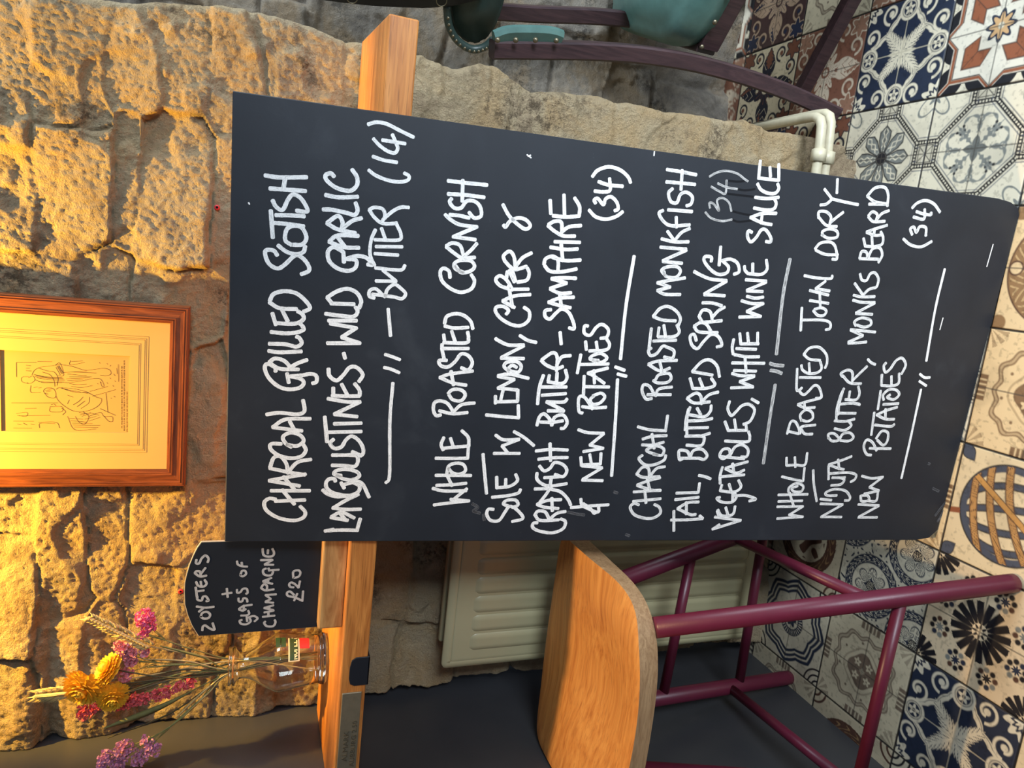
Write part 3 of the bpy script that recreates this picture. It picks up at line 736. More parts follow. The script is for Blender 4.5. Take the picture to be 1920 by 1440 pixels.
def t_acanthus(p, q):
    s = Pat(p, q, NAVY)
    r, t = s.r, s.t
    for k in range(4):
        cx, cy = (1, 1, -1, -1)[k], (1, -1, 1, -1)[k]
        rc, tc = np.hypot(p - cx, q - cy), np.arctan2(q - cy, p - cx)
        s.fill(rc - 0.30 - 0.05 * np.cos(10 * tc), CREAM)
        s.fill(np.abs(rc - 0.17 - 0.03 * np.cos(14 * tc)) - 0.03, NAVY)
    for k in range(4):
        for sg in (-1, 1):
            a = k * math.pi / 2
            cx, cy = .80 * math.cos(a) - sg * .42 * math.sin(a), .80 * math.sin(a) + sg * .42 * math.cos(a)
            rc, tc = np.hypot(p - cx, q - cy), np.arctan2(q - cy, p - cx)
            s.band(rc - .135 - .02 * tc * sg, .026, CREAM)
            s.fill(rc - .06, CREAM)
    R = 0.64 + 0.10 * np.cos(4 * t) + 0.035 * np.abs(np.sin(8 * t))
    s.band(r - R, 0.045, CREAM)
    s.band(r - R - 0.07, 0.012, CREAM)
    s.fill(r - R + 0.03, NAVY)
    for k in range(4):
        ang = math.pi / 4 + k * math.pi / 2
        for j in range(5):
            bx, by = (.06 + .095 * j) * math.cos(ang), (.06 + .095 * j) * math.sin(ang)
            for sg in (-1, 1):
                d, a, b = leaf(None, (p, q), bx, by, ang + sg * (.62 - .05 * j), .27 - .018 * j, .038)
                s.fill(d, CREAM)
                s.band(b + .002, np.where((a > .03) & (d < -.004), .005, -1), NAVY, .004)
        d, a, b = leaf(None, (p, q), 0, 0, ang, .66, .032)
        s.fill(d, CREAM)
        d2, a2, b2 = leaf(None, (p, q), 0, 0, ang + math.pi / 4, .34, .05)
        s.fill(d2, CREAM)
        cx, cy = .80 * math.cos(ang + math.pi / 4), .80 * math.sin(ang + math.pi / 4)
        rc, tc = np.hypot(p - cx, q - cy), np.arctan2(q - cy, p - cx)
        s.fill(rc - .20, NAVY)
        s.band(rc - .19, .026, CREAM)
        s.band(rc - .14, .010, CREAM)
        s.fill(rc - .085 - .03 * np.cos(5 * tc), CREAM)
        s.fill(rc - .035, NAVY)
    s.fill(r - .06, CREAM)
    return s.c


def oct_frame(s):
    p, q = np.abs(s.p), np.abs(s.q)
    o = p + q
    def dots(al, d, w):
        s.band(d, .046, INK)
        s.fill(((np.abs((al * 17) % 1 - .5)) / 17) ** 2 * 1.0 + d ** 2 - .019 ** 2, CREAM, .0004)
        s.band(np.abs(d) - .085, .008, SLATE)
    dd = np.where((p < .79) & (q < .79), (o - 1.0) * .7071, 9)
    dots((p - q) * .7071, dd, 1)
    d1 = np.where((q < .215) & (p > .70), p - .785, 9)
    dots(q, d1, 1)
    d2 = np.where((p < .215) & (q > .70), q - .785, 9)
    dots(p, d2, 1)
    d3 = np.where((p > .785), q - .215, 9)
    dots(p, d3, 1)
    d4 = np.where((q > .785), p - .215, 9)
    dots(q, d4, 1)
    for a, b in ((p, q), (q, p)):
        ins = (a > .84) & (b < .17)
        s.fill(np.where(ins, -1, 1), [k * .8 for k in CREAM])
        s.band(np.where(ins, np.abs(b) - np.abs(a - 1.0) * 1.0, 9), .010, INK)
        s.band(np.where(ins | (a > .8) & (b < .2), np.maximum(.86 - a, b - .155), 9), .008, INK)
    # quarter rosette filling each outer corner
    rc, tc = np.hypot(1 - p, 1 - q), np.arctan2(1 - q, 1 - p)
    out = (o > 1.10)
    s.fill(np.where(out, np.abs(rc - .30 - .11 * np.cos(4 * (tc - math.pi / 4))) - .022, 1), GREY)
    s.fill(np.where(out, rc - .12 - .04 * np.cos(8 * tc), 1), GREY)


def t_oct_star(p, q):
    s = Pat(p, q)
    oct_frame(s)
    for k in range(8):
        a0 = k * math.pi / 4
        a = p * math.cos(a0) + q * math.sin(a0)
        b = np.abs(-p * math.sin(a0) + q * math.cos(a0))
        d = np.maximum.reduce([.12 - a, b - .125, (a - .52) + b * .95 - .11, (b - .34 * (a + .01))])
        s.fill(d, GREY)
        s.fill(np.where(d < -.03, np.abs(b - .03 - .02 * np.sin(a * 40)) - .012, 1), CREAM)
        s.band(d, .013, INK)
    s.fill(s.r - .115, INK)
    return s.c


def t_oct_flora(p, q):
    s = Pat(p, q)
    oct_frame(s)
    r, t = s.r, s.t
    lg = [k * 1.05 for k in GREY]
    for k in range(4):
        ang = k * math.pi / 2 + math.pi / 4
        ca_, sa_ = math.cos(ang), math.sin(ang)
        x, y = p * ca_ + q * sa_, np.abs(-p * sa_ + q * ca_)
        # heart of two scrolls with a leafy spine and a pair of berries
        rc, tc = np.hypot(x - .40, y - .17), np.arctan2(y - .17, x - .40)
        s.fill(np.where(tc > -2.3, np.abs(rc - .150 - .012 * tc) - .020 - .010 * np.cos(tc * 5), 1), lg)
        s.fill(np.hypot(x - .345, y - .085) - .034, lg)
        d, a, b = leaf(None, (p, q), .10 * ca_, .10 * sa_, ang, .52, .040, .45)
        s.fill(d, lg)
        s.fill(np.hypot(x - .50, y - .075) - .026, INK)
        s.fill(np.hypot(x - .425, y - .050) - .018, INK)
        d, a, b = leaf(None, (p, q), 0, 0, ang + math.pi / 4, .24, .075)
        s.fill(d, [k_ * .72 for k_ in GREY])
        cx, cy = .50 * math.cos(ang + math.pi / 4), .50 * math.sin(ang + math.pi / 4)
        s.band(np.hypot(p - cx, q - cy) - .055, .016, lg)
    s.fill(r - .06, [k_ * .6 for k_ in GREY])
    return s.c


def t_flora(bgc, leafc, accent, petals=10, fill=.85):
    """big open flower with curling leaves on a coloured ground"""
    def f(p, q):
        s = Pat(p, q, bgc)
        r, t = s.r, s.t
        for k in range(4):
            ang = k * math.pi / 2 + math.pi / 4
            for sg in (-1, 1):
                a0 = ang + sg * .42
                d, a, b = leaf(None, (p, q), .30 * math.cos(a0), .30 * math.sin(a0), ang + sg * .9, .62, .15, .0)
                s.fill(d, leafc)
                s.fill(np.where(d < -.02, np.abs(np.sin(a * 17 - np.abs(b) * 20)) - .14, 1), bgc, .1)
                cx, cy = .86 * math.cos(ang + sg * .30), .86 * math.sin(ang + sg * .30)
                rc, tc = np.hypot(p - cx, q - cy), np.arctan2(q - cy, p - cx)
                s.fill(np.abs(rc - .13 - .018 * tc * sg) - .026, leafc)
                s.fill(rc - .055, accent)
            cx, cy = 1.12 * math.cos(ang), 1.12 * math.sin(ang)
            rc, tc = np.hypot(p - cx, q - cy), np.arctan2(q - cy, p - cx)
            s.fill(rc - .20 - .05 * np.cos(6 * tc), accent)
            s.band(rc - .20 - .05 * np.cos(6 * tc), .018, leafc)
            a1 = ang + math.pi / 4
            d, a, b = leaf(None, (p, q), .46 * math.cos(a1), .46 * math.sin(a1), a1, .50, .13, .2)
            s.fill(d, accent)
            s.band(d, .016, leafc)
        s.fill(r - .34 - .09 * np.cos(petals * t), leafc)
        s.fill(np.where(r < .36, np.abs(np.sin(t * petals * 1.5)) - .22, 1), accent, .1)
        s.fill(r - .12, bgc)
        s.fill(r - .07, leafc)
        return s.c
    return f


def t_boxes(p, q):
    s = Pat(p, q, lin((230, 222, 202)))
    r, t = s.r, s.t
    ap, aq = np.abs(p), np.abs(q)
    e, z = np.maximum(ap, aq), np.minimum(ap, aq)
    d = np.maximum.reduce([.83 - e, .05 + (1 - e) * 1.0 - z, z - .95 + (1 - e) * 1.0])
    s.fill(np.where(d > 0, np.abs(d - .045) - .030, 1), RUST)
    s.band(d - .085, .009, INK)
    s.fill(d, INK)
    s.fill(np.where(d < -.01, .93 - e + .04 * np.abs(np.sin((z - .5) * 22)) + 1.6 * np.abs(z - .5) - .16, 1), CREAM)
    for k in range(4):
        a0 = k * math.pi / 2 + .0
        x = p * math.cos(a0) + q * math.sin(a0)
        y = -p * math.sin(a0) + q * math.cos(a0)
        m = np.maximum(x, y)
        d1 = np.maximum.reduce([.34 - m, m - .60, .10 + (m - .34) * .55 - x, .10 + (m - .34) * .55 - y])
        s.fill(d1, RUST)
        s.band(np.where(d1 < 0, x - y, 9), .010, BROWN)
        s.band(d1, .012, BROWN)
    s.fill(r - .23 - .05 * np.cos(8 * t), NAVY)
    s.fill(r - .17 - .05 * np.cos(8 * t), lin((214, 172, 122)))
    s.fill(r - .055, CREAM)
    return s.c


def t_scroll(c0, c1, c2, sd, cut=.05):
    def f(p, q):
        s = Pat(p, q, c0)
        a, b = np.abs(p), np.abs(q)
        w = np.sin(5.2 * a + 2.6 * np.sin(4.1 * b + sd)) * np.sin(5.0 * b + 2.6 * np.sin(4.3 * a + sd * 1.7))
        s.fill(cut - w, c1, .05)
        s.fill(np.where(w > cut + .1, np.abs(np.sin(18 * a + 9 * np.sin(5 * b))) - .22, 1), c2, .1)
        s.band(w - cut, .035, c2, .03)
        s.fill(s.r - .13 - .05 * np.cos(6 * s.t), c1)
        s.band(s.r - .13 - .05 * np.cos(6 * s.t), .02, c2)
        return s.c
    return f


def t_wreath(p, q):
    s = Pat(p, q, lin((232, 206, 160)))
    r, t = s.r, s.t
    s.fill(np.where((r > .62) & (r < .92), -1, 1), TAN)
    s.fill(np.where((r > .66) & (r < .88), np.abs(np.sin(t * 22 + (r - .77) * 18 * np.sign(np.sin(t * 11)))) - .45, 1), lin((196, 166, 120)), .15)
    s.band(r - .62, .012, BROWN)
    s.band(r - .92, .012, BROWN)
    s.fill(np.hypot((np.abs(p) - .9), (np.abs(q) - .9)) - .13, TAN)
    for k in range(4):
        a = k * math.pi / 2
        rc = np.hypot(p - .80 * math.cos(a), q - .80 * math.sin(a))
        s.fill(rc - .11, lin((232, 206, 160)))
        s.band(rc - .11, .014, BROWN)
    s.band(r - .42 - .05 * np.cos(6 * t), .03, TAN)
    s.fill(r - .26 - .06 * np.cos(5 * t), TAN)
    s.fill(r - .11, lin((232, 206, 160)))
    return s.c


def t_cartouche(bgc, ink):
    def f(p, q):
        s = Pat(p, q, bgc)
        r, t = s.r, s.t
        ap, aq = np.abs(p), np.abs(q)
        for x, y in ((ap, aq), (aq, ap)):
            d = np.maximum(np.abs(x - .93) - .09, y - .22)
            s.fill(d, ink)
            s.band(np.where(d < 0, np.abs(y - .09) - .04, 9), .014, bgc)
        R = (ap ** 3.2 + aq ** 3.2) ** (1 / 3.2)
        w = .66 + .035 * np.cos(12 * t)
        s.band(R - w, .045, ink)
        s.band(R - w, .020, [.55 * a + .45 * b for a, b in zip(bgc, ink)])
        for k in range(8):
            a = k * math.pi / 4 + .2
            s.fill(np.hypot(p - .56 * math.cos(a), q - .56 * math.sin(a)) - .026, ink)
        s.band(r - .43 - .03 * np.cos(4 * t), .018, [.5 * a + .5 * b for a, b in zip(bgc, ink)])
        s.fill(r - .34 - .03 * np.cos(4 * t), ink)
        for k in range(4):
            a = k * math.pi / 2 + math.pi / 4
            rc, tc = np.hypot(p - .20 * math.cos(a), q - .20 * math.sin(a)), np.arctan2(q - .20 * math.sin(a), p - .20 * math.cos(a))
            s.fill(rc - .07 - .02 * np.cos(5 * tc), bgc)
            s.fill(rc - .02, ink)
        s.fill(r - .05 - .02 * np.cos(4 * t), bgc)
        rc, tc = np.hypot(1 - ap, 1 - aq), np.arctan2(1 - aq, 1 - ap)
        s.fill(np.where(rc < .34, np.abs(np.sin(tc * 7)) - .45 - rc, 1), [.45 * a + .55 * b for a, b in zip(bgc, ink)], .1)
        return s.c
    return f


def t_globe(p, q):
    """basket-like sphere of bent wooden hoops"""
    s = Pat(p, q, lin((236, 214, 172)))
    x, y = p * .97 + q * .25 - .05, -p * .25 + q * .97
    r = np.hypot(x, y)
    inn = r < .80
    for m in (-.62, -.30, .10, .48):
        xx = m * np.sqrt(np.clip(1 - (y / .80) ** 2, 0, 1))
        s.fill(np.where(inn, np.abs(x - xx) - .055, 1), SLATE)
        s.band(np.where(inn, np.abs(x - xx) - .055, 9), .010, INK)
    s.fill(np.abs(r - .76) - .06, SLATE)
    for m, sl in ((-.50, .05), (-.18, .12), (.16, .08), (.46, -.02)):
        yy = m + .12 * (1 - (x / .8) ** 2) + sl * x
        s.fill(np.where(inn, np.abs(y - yy) - .062, 1), WOODC)
        s.fill(np.where(inn & (np.abs(y - yy) < .06), np.abs(np.sin((y - yy) * 120 + 6 * np.sin(x * 7))) - .22, 1), BROWN, .15)
        s.band(np.where(inn, np.abs(y - yy) - .062, 9), .009, BROWN)
    yy = -.42 + .95 * (x + .35)
    s.fill(np.where(inn, np.abs(y - yy) - .07, 1), lin((206, 152, 84)))
    s.band(np.where(inn, np.abs(y - yy) - .07, 9), .010, BROWN)
    s.band(r - .82, .012, INK)
    s.fill(np.where((r > .82), np.abs(x) - .05, 1), RUST)
    ap, aq = np.abs(p), np.abs(q)
    dd = (1 - ap) + (1 - aq)
    lf = np.maximum(np.abs(ap - aq) - .16 * np.sin(np.clip(dd / .5, 0, 1) * math.pi), dd - .5)
    s.fill(lf, SLATE)
    s.band(lf, .012, INK)
    return s.c


def t_star16(p, q):
    s = Pat(p, q, lin((226, 204, 168)))
    r, t = s.r, s.t
    def burst(px, py, k, sc):
        rr, tt = np.hypot(px, py) / sc, np.arctan2(py, px)
        sec = np.abs(((tt * k / (2 * math.pi)) % 1) - .5) * 2 * math.pi / k
        b = sec * rr
        w = np.minimum(.065, np.maximum(0, rr - .08) * .35)
        s.fill(np.where((rr > .14) & (rr < .52), b - w, 1), INK)
        s.fill(rr - .10 - .04 * np.cos(8 * tt), INK)
        s.fill(rr - .055, lin((226, 204, 168)))
    burst(p, q, 16, 1.0)
    for sx in (-1, 1):
        for sy in (-1, 1):
            burst(p - sx, q - sy, 16, .80)
    for k in range(8):
        a0 = k * math.pi / 4 + math.pi / 8
        R0 = .74 if True else 0
        cx, cy = R0 * math.cos(a0), R0 * math.sin(a0)
        rc, tc = np.hypot(p - cx, q - cy), np.arctan2(q - cy, p - cx)
        s.fill(rc - .066 - .020 * np.cos(8 * tc), (INK, NAVY, GREY, NAVY)[k % 4])
        for j in range(8):
            a = j * math.pi / 4 + .2
            s.fill(np.hypot(p - cx - .142 * math.cos(a), q - cy - .142 * math.sin(a)) - .048, (INK, NAVY, BROWN, INK, GREY)[(j * 3 + k) % 5])
    return s.c


def t_maze(p, q):
    s = Pat(p, q, lin((206, 196, 170)))
    r, t = s.r, s.t
    st = r * np.cos(((t + math.pi / 8) % (math.pi / 4)) - math.pi / 8)
    z = r * (1 - .13 * (np.abs(((t * 8 / (2 * math.pi)) % 1) - .5) * 2))
    for k, w in ((.82, .035), (.72, .030), (.62, .030)):
        s.band(z - k, w, NAVY)
    s.fill(r - .34, NAVY)
    s.fill(np.where((r > .22) & (r < .32), np.abs(np.sin(t * 15)) - .5, 1), lin((206, 196, 170)), .15)
    s.fill(r - .19, lin((206, 196, 170)))
    s.fill(r - .12 - .03 * np.cos(5 * t), NAVY)
    rc = np.hypot(1 - np.abs(p), 1 - np.abs(q))
    s.fill(np.where(rc < .45, np.abs(np.sin(rc * 26)) - .5, 1), INK, .12)
    return s.c


def t_anemone(p, q):
    bgc = lin((206, 198, 174))
    s = Pat(p, q, bgc)
    sp = np.sin(17 * p + 5 * np.sin(9 * q)) * np.sin(16 * q + 5 * np.sin(10 * p))
    s.fill(.62 - sp, NAVY, .08)
    for cx, cy in ((-.28, .22), (.72, -.62), (.9, .95), (-.9, -.9)):
        x, y = p - cx, q - cy
        rc, tc = np.hypot(x, y), np.arctan2(y, x)
        s.fill(rc - .62, bgc)
        s.fill(np.abs(rc - .53) - .09, NAVY)
        s.fill(np.where(np.abs(rc - .53) < .065, np.abs(np.sin(tc * 13 + 3 * np.sin(rc * 40))) - .42, 1), bgc, .14)
        pet = rc - .16 - .20 * np.abs(np.cos(3.5 * tc)) ** .5
        s.band(pet, .014, NAVY)
        s.fill(np.where(pet < 0, np.abs(np.sin(tc * 27)) - .95 + rc * 1.9, 1), NAVY, .12)
        s.fill(rc - .10, INK)
        s.fill(np.where(rc < .085, np.abs(np.sin(rc * 110)) * np.abs(np.sin(tc * 6)) * -1 + .6, 1), bgc, .1)
    return s.c


def t_medallion(p, q):
    s = Pat(p, q, lin((200, 186, 156)))
    r, t = s.r, s.t
    s.fill(np.where((r > .55) & (r < .80), -1, 1), BROWN)
    s.fill(np.where((r > .60) & (r < .75), np.abs(np.sin(t * 9 + 3 * np.sin(r * 20))) - .35, 1), TAN, .12)
    w = np.sin(8 * p + 2 * np.sin(7 * q)) * np.sin(8 * q + 2 * np.sin(7 * p))
    s.fill(np.where(r < .5, .1 - w, 1), BROWN, .06)
    rc = np.hypot(1 - np.abs(p), 1 - np.abs(q))
    s.fill(np.where(rc < .36, np.abs(np.sin(rc * 22)) - .5, 1), BROWN, .1)
    return s.c


cart_tan = t_cartouche(lin((236, 208, 160)), lin((136, 106, 76)))
cart_grey = t_cartouche(lin((206, 194, 164)), lin((120, 104, 88)))
brown_scroll = t_flora(lin((126, 84, 66)), lin((204, 188, 164)), lin((150, 112, 90)))
black_scroll = t_flora(lin((206, 192, 160)), lin((32, 34, 46)), lin((112, 70, 52)), 6)
dusk_scroll = t_flora(lin((72, 52, 50)), lin((176, 150, 124)), lin((36, 44, 66)), 8)
LAYOUT = {(4, 1): t_acanthus, (4, 0): t_boxes, (3, 1): t_oct_star, (3, 0): t_oct_flora, (3, -1): t_oct_star, (4, -1): t_oct_flora, (4, 2): brown_scroll,
          (5, 1): brown_scroll, (5, 2): cart_grey, (5, 0): t_oct_flora, (3, 2): black_scroll, (3, 3): dusk_scroll, (4, 3): black_scroll, (5, 3): dusk_scroll,
          (2, -1): t_wreath, (1, -1): cart_tan, (0, -1): t_globe, (-1, -1): t_star16, (-2, -1): t_acanthus, (-1, 0): t_anemone, (-2, 0): cart_grey,
          (0, 0): cart_tan, (-2, 1): t_maze, (-1, 1): t_medallion, (0, 1): t_medallion, (1, 0): t_oct_star, (2, 0): t_oct_flora, (2, 1): t_oct_flora,
          (-1, -2): cart_grey, (-2, -2): t_globe, (0, -2): t_wreath, (1, -2): t_star16, (2, -2): t_acanthus, (3, -2): t_boxes, (-3, 0): t_medallion, (-3, 1): cart_grey, (-3, -1): t_maze}
PLAIN_LINES = {t_globe, t_anemone, t_medallion, black_scroll}
pool = [t_acanthus, t_boxes, t_oct_star, t_oct_flora, brown_scroll, t_wreath, cart_tan, t_star16, t_maze, cart_grey]


def build_floor():
    Vs, Qs, Cs = [], [], []
    base = 0
    rr = random.Random(3)
    for i in range(-4, 10):
        for j in range(-6, 6):
            fn = LAYOUT.get((i, j))
            near = fn is not None
            if fn is None:
                fn = pool[rr.randrange(len(pool))]
            N = 150 if near else 36
            e = np.linspace(-1, 1, N)
            p, q = np.meshgrid(e, e, indexing='ij')
            c = fn(p, q)
            x = TX0 + (i + .5 + p / 2) * TP
            y = TY0 + (j + .5 + q / 2) * TP
            # wear: fine speckle and broad staining of the print
            n1 = fbm(x * 160, y * 160, 5, 3)
            n2 = fbm(x * 14, y * 14, 9, 4)
            c = c * (1 - .26 * sstep(.12, .5, n1))[..., None] * (1 - .18 * sstep(.05, .5, n2))[..., None]
            if fn not in PLAIN_LINES:
                ln = np.minimum(np.abs(p), np.abs(q))
                m = (1 - sstep(.004, .014, ln))[..., None] * .75
                c = c * (1 - m) + np.array(lin((196, 186, 160) if fn is t_acanthus else (70, 66, 60))) * m
            ed = 1 - np.maximum(np.abs(p), np.abs(q))
            g = (1 - sstep(.010, .024, ed))[..., None]
            c = c * (1 - g) + np.array(lin((34, 32, 32))) * g
            z = -0.0016 * (1 - sstep(.006, .022, ed))
            idx = (base + np.arange(N * N)).reshape(N, N)
            Vs.append(np.stack([x, y, z], -1).reshape(-1, 3))
            Qs.append(np.stack([idx[:-1, :-1], idx[1:, :-1], idx[1:, 1:], idx[:-1, 1:]], -1).reshape(-1, 4))
            Cs.append(np.concatenate([c, np.ones(c.shape[:2] + (1,))], -1).reshape(-1, 4))
            base += N * N
    V, Q, Cc = np.concatenate(Vs), np.concatenate(Qs), np.concatenate(Cs)
    me = bpy.data.meshes.new('floor')
    me.vertices.add(len(V))
    me.vertices.foreach_set('co', V.reshape(-1).astype(np.float32))
    me.loops.add(Q.size)
    me.loops.foreach_set('vertex_index', Q.reshape(-1).astype(np.int32))
    me.polygons.add(len(Q))
    me.polygons.foreach_set('loop_start', np.arange(0, Q.size, 4, dtype=np.int32))
    me.polygons.foreach_set('loop_total', np.full(len(Q), 4, dtype=np.int32))
    at = me.color_attributes.new('print', 'FLOAT_COLOR', 'POINT')
    at.data.foreach_set('color', np.clip(Cc, 0, 1).reshape(-1).astype(np.float32))
    me.update(calc_edges=True)
    m, nt, b = nodes('printed_tile')
    a = nt.nodes.new('ShaderNodeAttribute')
    a.attribute_name = 'print'
    nt.links.new(a.outputs['Color'], b.inputs['Base Color'])
    v = coord(nt)
    r_ = nt.nodes.new('ShaderNodeMapRange')
    r_.inputs['To Min'].default_value = 0.30
    r_.inputs['To Max'].default_value = 0.55
    nt.links.new(noise(nt, v, 9, 4), r_.inputs['Value'])
    nt.links.new(r_.outputs['Result'], b.inputs['Roughness'])
    bump(nt, b, noise(nt, v, 60, 3), 0.08, 0.002)
    return struct(link('floor', me, m))


build_floor()

# ------------------------------------------------------------------ rubble stone walls
M_STONE = stone_mat('sandstone', lin((196, 177, 144)), lin((200, 172, 130)), lin((158, 137, 112)), 0.9)
M_STONE_GREY = stone_mat('grey_stone', lin((128, 121, 110)), lin((136, 121, 100)), lin((92, 88, 84)), 0.6)


def rubble(x, z, stones, seed, depth=0.02, joint=0.10):
    """relief of rough-hewn stones: every stone its own bulge, tilt and chisel marks, mortar lower between them"""
    wx = x + .012 * fbm(x * 14, z * 14, seed, 3)
    wz = z + .010 * fbm(x * 15, z * 15, seed + 50, 3)
    d1 = np.full(x.shape, 9.0)
    d2 = np.full(x.shape, 9.0)
    who = np.zeros(x.shape, int)
    for k, (cx, cz, hx, hz) in enumerate(stones):
        d = (np.abs((wx - cx) / hx) ** 3.2 + np.abs((wz - cz) / hz) ** 3.2) ** (1 / 3.2)
        nearer = d < d1
        d2 = np.where(nearer, d1, np.minimum(d2, d))
        who = np.where(nearer, k, who)
        d1 = np.where(nearer, d, d1)
    S = np.array(stones)
    rs = np.random.RandomState(seed)
    tx, tz, lv = rs.uniform(-.10, .10, len(S)), rs.uniform(-.06, .11, len(S)), rs.uniform(-.25, .35, len(S))
    dx, dz = x - S[who, 0], z - S[who, 1]
    gap = d2 - d1
    body = sstep(0.0, joint, gap * (1 + .7 * fbm(x * 30, z * 30, seed + 71, 3)))
    h = depth * (.50 + .55 * lv[who]) + dx * tx[who] - dz * tz[who]
    # broken plateaus: chisel spalls with sharp lips, then coarse and fine grain
    spall = sstep(-.05, .05, fbm(x * 7 + z * 3, z * 9 - x * 2, seed + 3, 3, .5)) * .0065
    rough = .007 * fbm(x * 8, z * 11, seed + 5, 3, .42)
    fine = .0030 * fbm(x * 150, z * 150, seed + 21, 3, .8)
    mort = depth * .52 + .005 * fbm(x * 16, z * 16, seed + 31, 4)
    under = sstep(.0, .6, -dz / S[who, 3]) * (1 - sstep(.03, .30, gap))      # open joint under some stones
    crev = sstep(0, .06, gap) * under * (rs.rand(len(S))[who] > .55) * .011
    return body * (h + rough + spall) + (1 - body) * (mort + .3 * spall) - crev + fine


def px_stones(rows, y):
    """rows of (x0, y0, x1, y1) photo boxes -> centres and half sizes on the wall plane"""
    out = []
    for x0, y0, x1, y1 in rows:
        a, b = on_y(x0, y0, y), on_y(x1, y1, y)
        lo, hi = np.minimum(a, b), np.maximum(a, b)
        out.append(((lo[0] + hi[0]) / 2, (lo[2] + hi[2]) / 2, (hi[0] - lo[0]) / 2, (hi[2] - lo[2]) / 2))
    return out


WY = 1.39
SEEN = px_stones([
    (-110, 0, 55, 270), (-110, 270, 70, 470), (55, 30, 190, 240), (70, 240, 215, 470), (190, 60, 300, 210), (215, 210, 258, 450), (262, 220, 400, 500), (300, 40, 395, 210),
    (395, 60, 500, 260), (500, 40, 640, 220), (400, 260, 540, 520), (150, 470, 250, 620), (250, 500, 420, 640), (540, 220, 650, 480), (430, 520, 560, 800), (560, 480, 660, 800),
    (-120, 470, 150, 620), (-120, 620, 120, 800), (120, 620, 340, 800), (360, 640, 430, 900),
    (-110, 800, 72, 1000), (72, 900, 160, 1160), (165, 900, 240, 1080), (242, 920, 360, 1060), (360, 900, 430, 1020), (240, 1060, 330, 1290), (330, 1060, 440, 1240), (160, 1160, 240, 1300),
    (-110, 1000, 72, 1230), (72, 1160, 160, 1290), (-110, 1230, 80, 1430), (84, 1290, 250, 1400), (250, 1250, 400, 1370), (400, 1240, 520, 1360), (520, 1200, 605, 1340), (440, 1040, 520, 1240), (520, 1000, 640, 1200),
    (640, 1160, 740, 1310), (740, 1170, 860, 1300), (640, 1000, 770, 1160), (770, 1000, 870, 1170), (860, 1160, 960, 1280), (960, 1160, 1060, 1270), (1060, 1150, 1180, 1260), (1180, 1140, 1300, 1250), (1300, 1120, 1440, 1230),
    (650, 80, 720, 230), (720, 90, 830, 250), (830, 110, 920, 260), (920, 120, 955, 270), (955, 130, 1085, 300), (1085, 150, 1150, 310), (1150, 160, 1240, 320), (1240, 180, 1330, 330), (1330, 190, 1430, 340), (1430, 210, 1530, 340),
    (660, 480, 800, 760), (660, 760, 800, 1000), (800, 250, 960, 560), (960, 300, 1150, 600), (1150, 320, 1300, 640), (1300, 340, 1520, 640), (870, 560, 1000, 900), (1000, 600, 1200, 900), (1200, 640, 1450, 1000)], WY)
for zz in (1.95, 2.10, 2.25):
    for k in range(6):
        SEEN.append((-.85 + k * .24 + (.1 if zz == 2.10 else 0), zz, .12, .07))

PROF_R = [(2.4, .345), (1.62, .325), (1.529, .334), (1.464, .346), (1.40, .356), (1.342, .362), (1.247, .360), (1.20, .350), (1.163, .346), (1.10, .352), (1.038, .348), (1.0, .342), (.965, .334), (.92, .352), (.882, .354),
          (.84, .336), (.80, .325), (.75, .331), (.709, .336), (.65, .344), (.62, .332), (.588, .341), (.50, .338), (.432, .346), (.35, .342), (.294, .353), (.22, .342), (.144, .348), (.0, .342)]
PROF_L = [(2.4, -1.0), (1.704, -.994), (1.671, -1.002), (1.647, -1.0), (1.631, -.990), (1.622, -.981), (1.577, -.994), (1.525, -.988), (1.482, -.970), (1.464, -.977), (1.445, -.972), (1.408, -.973), (1.351, -.978), (1.30, -.980), (1.261, -.983),
          (1.218, -.969), (1.174, -.974), (1.131, -.974), (1.035, -.957), (1.004, -.962), (.975, -.959), (.961, -.949), (.898, -.963), (.859, -.957), (.828, -.947), (.77, -.947), (.729, -.940), (.697, -.933), (.67, -.947), (.623, -.945), (.40, -.935), (.143, -.925), (0, -.93)]
PANEL_X = -0.978


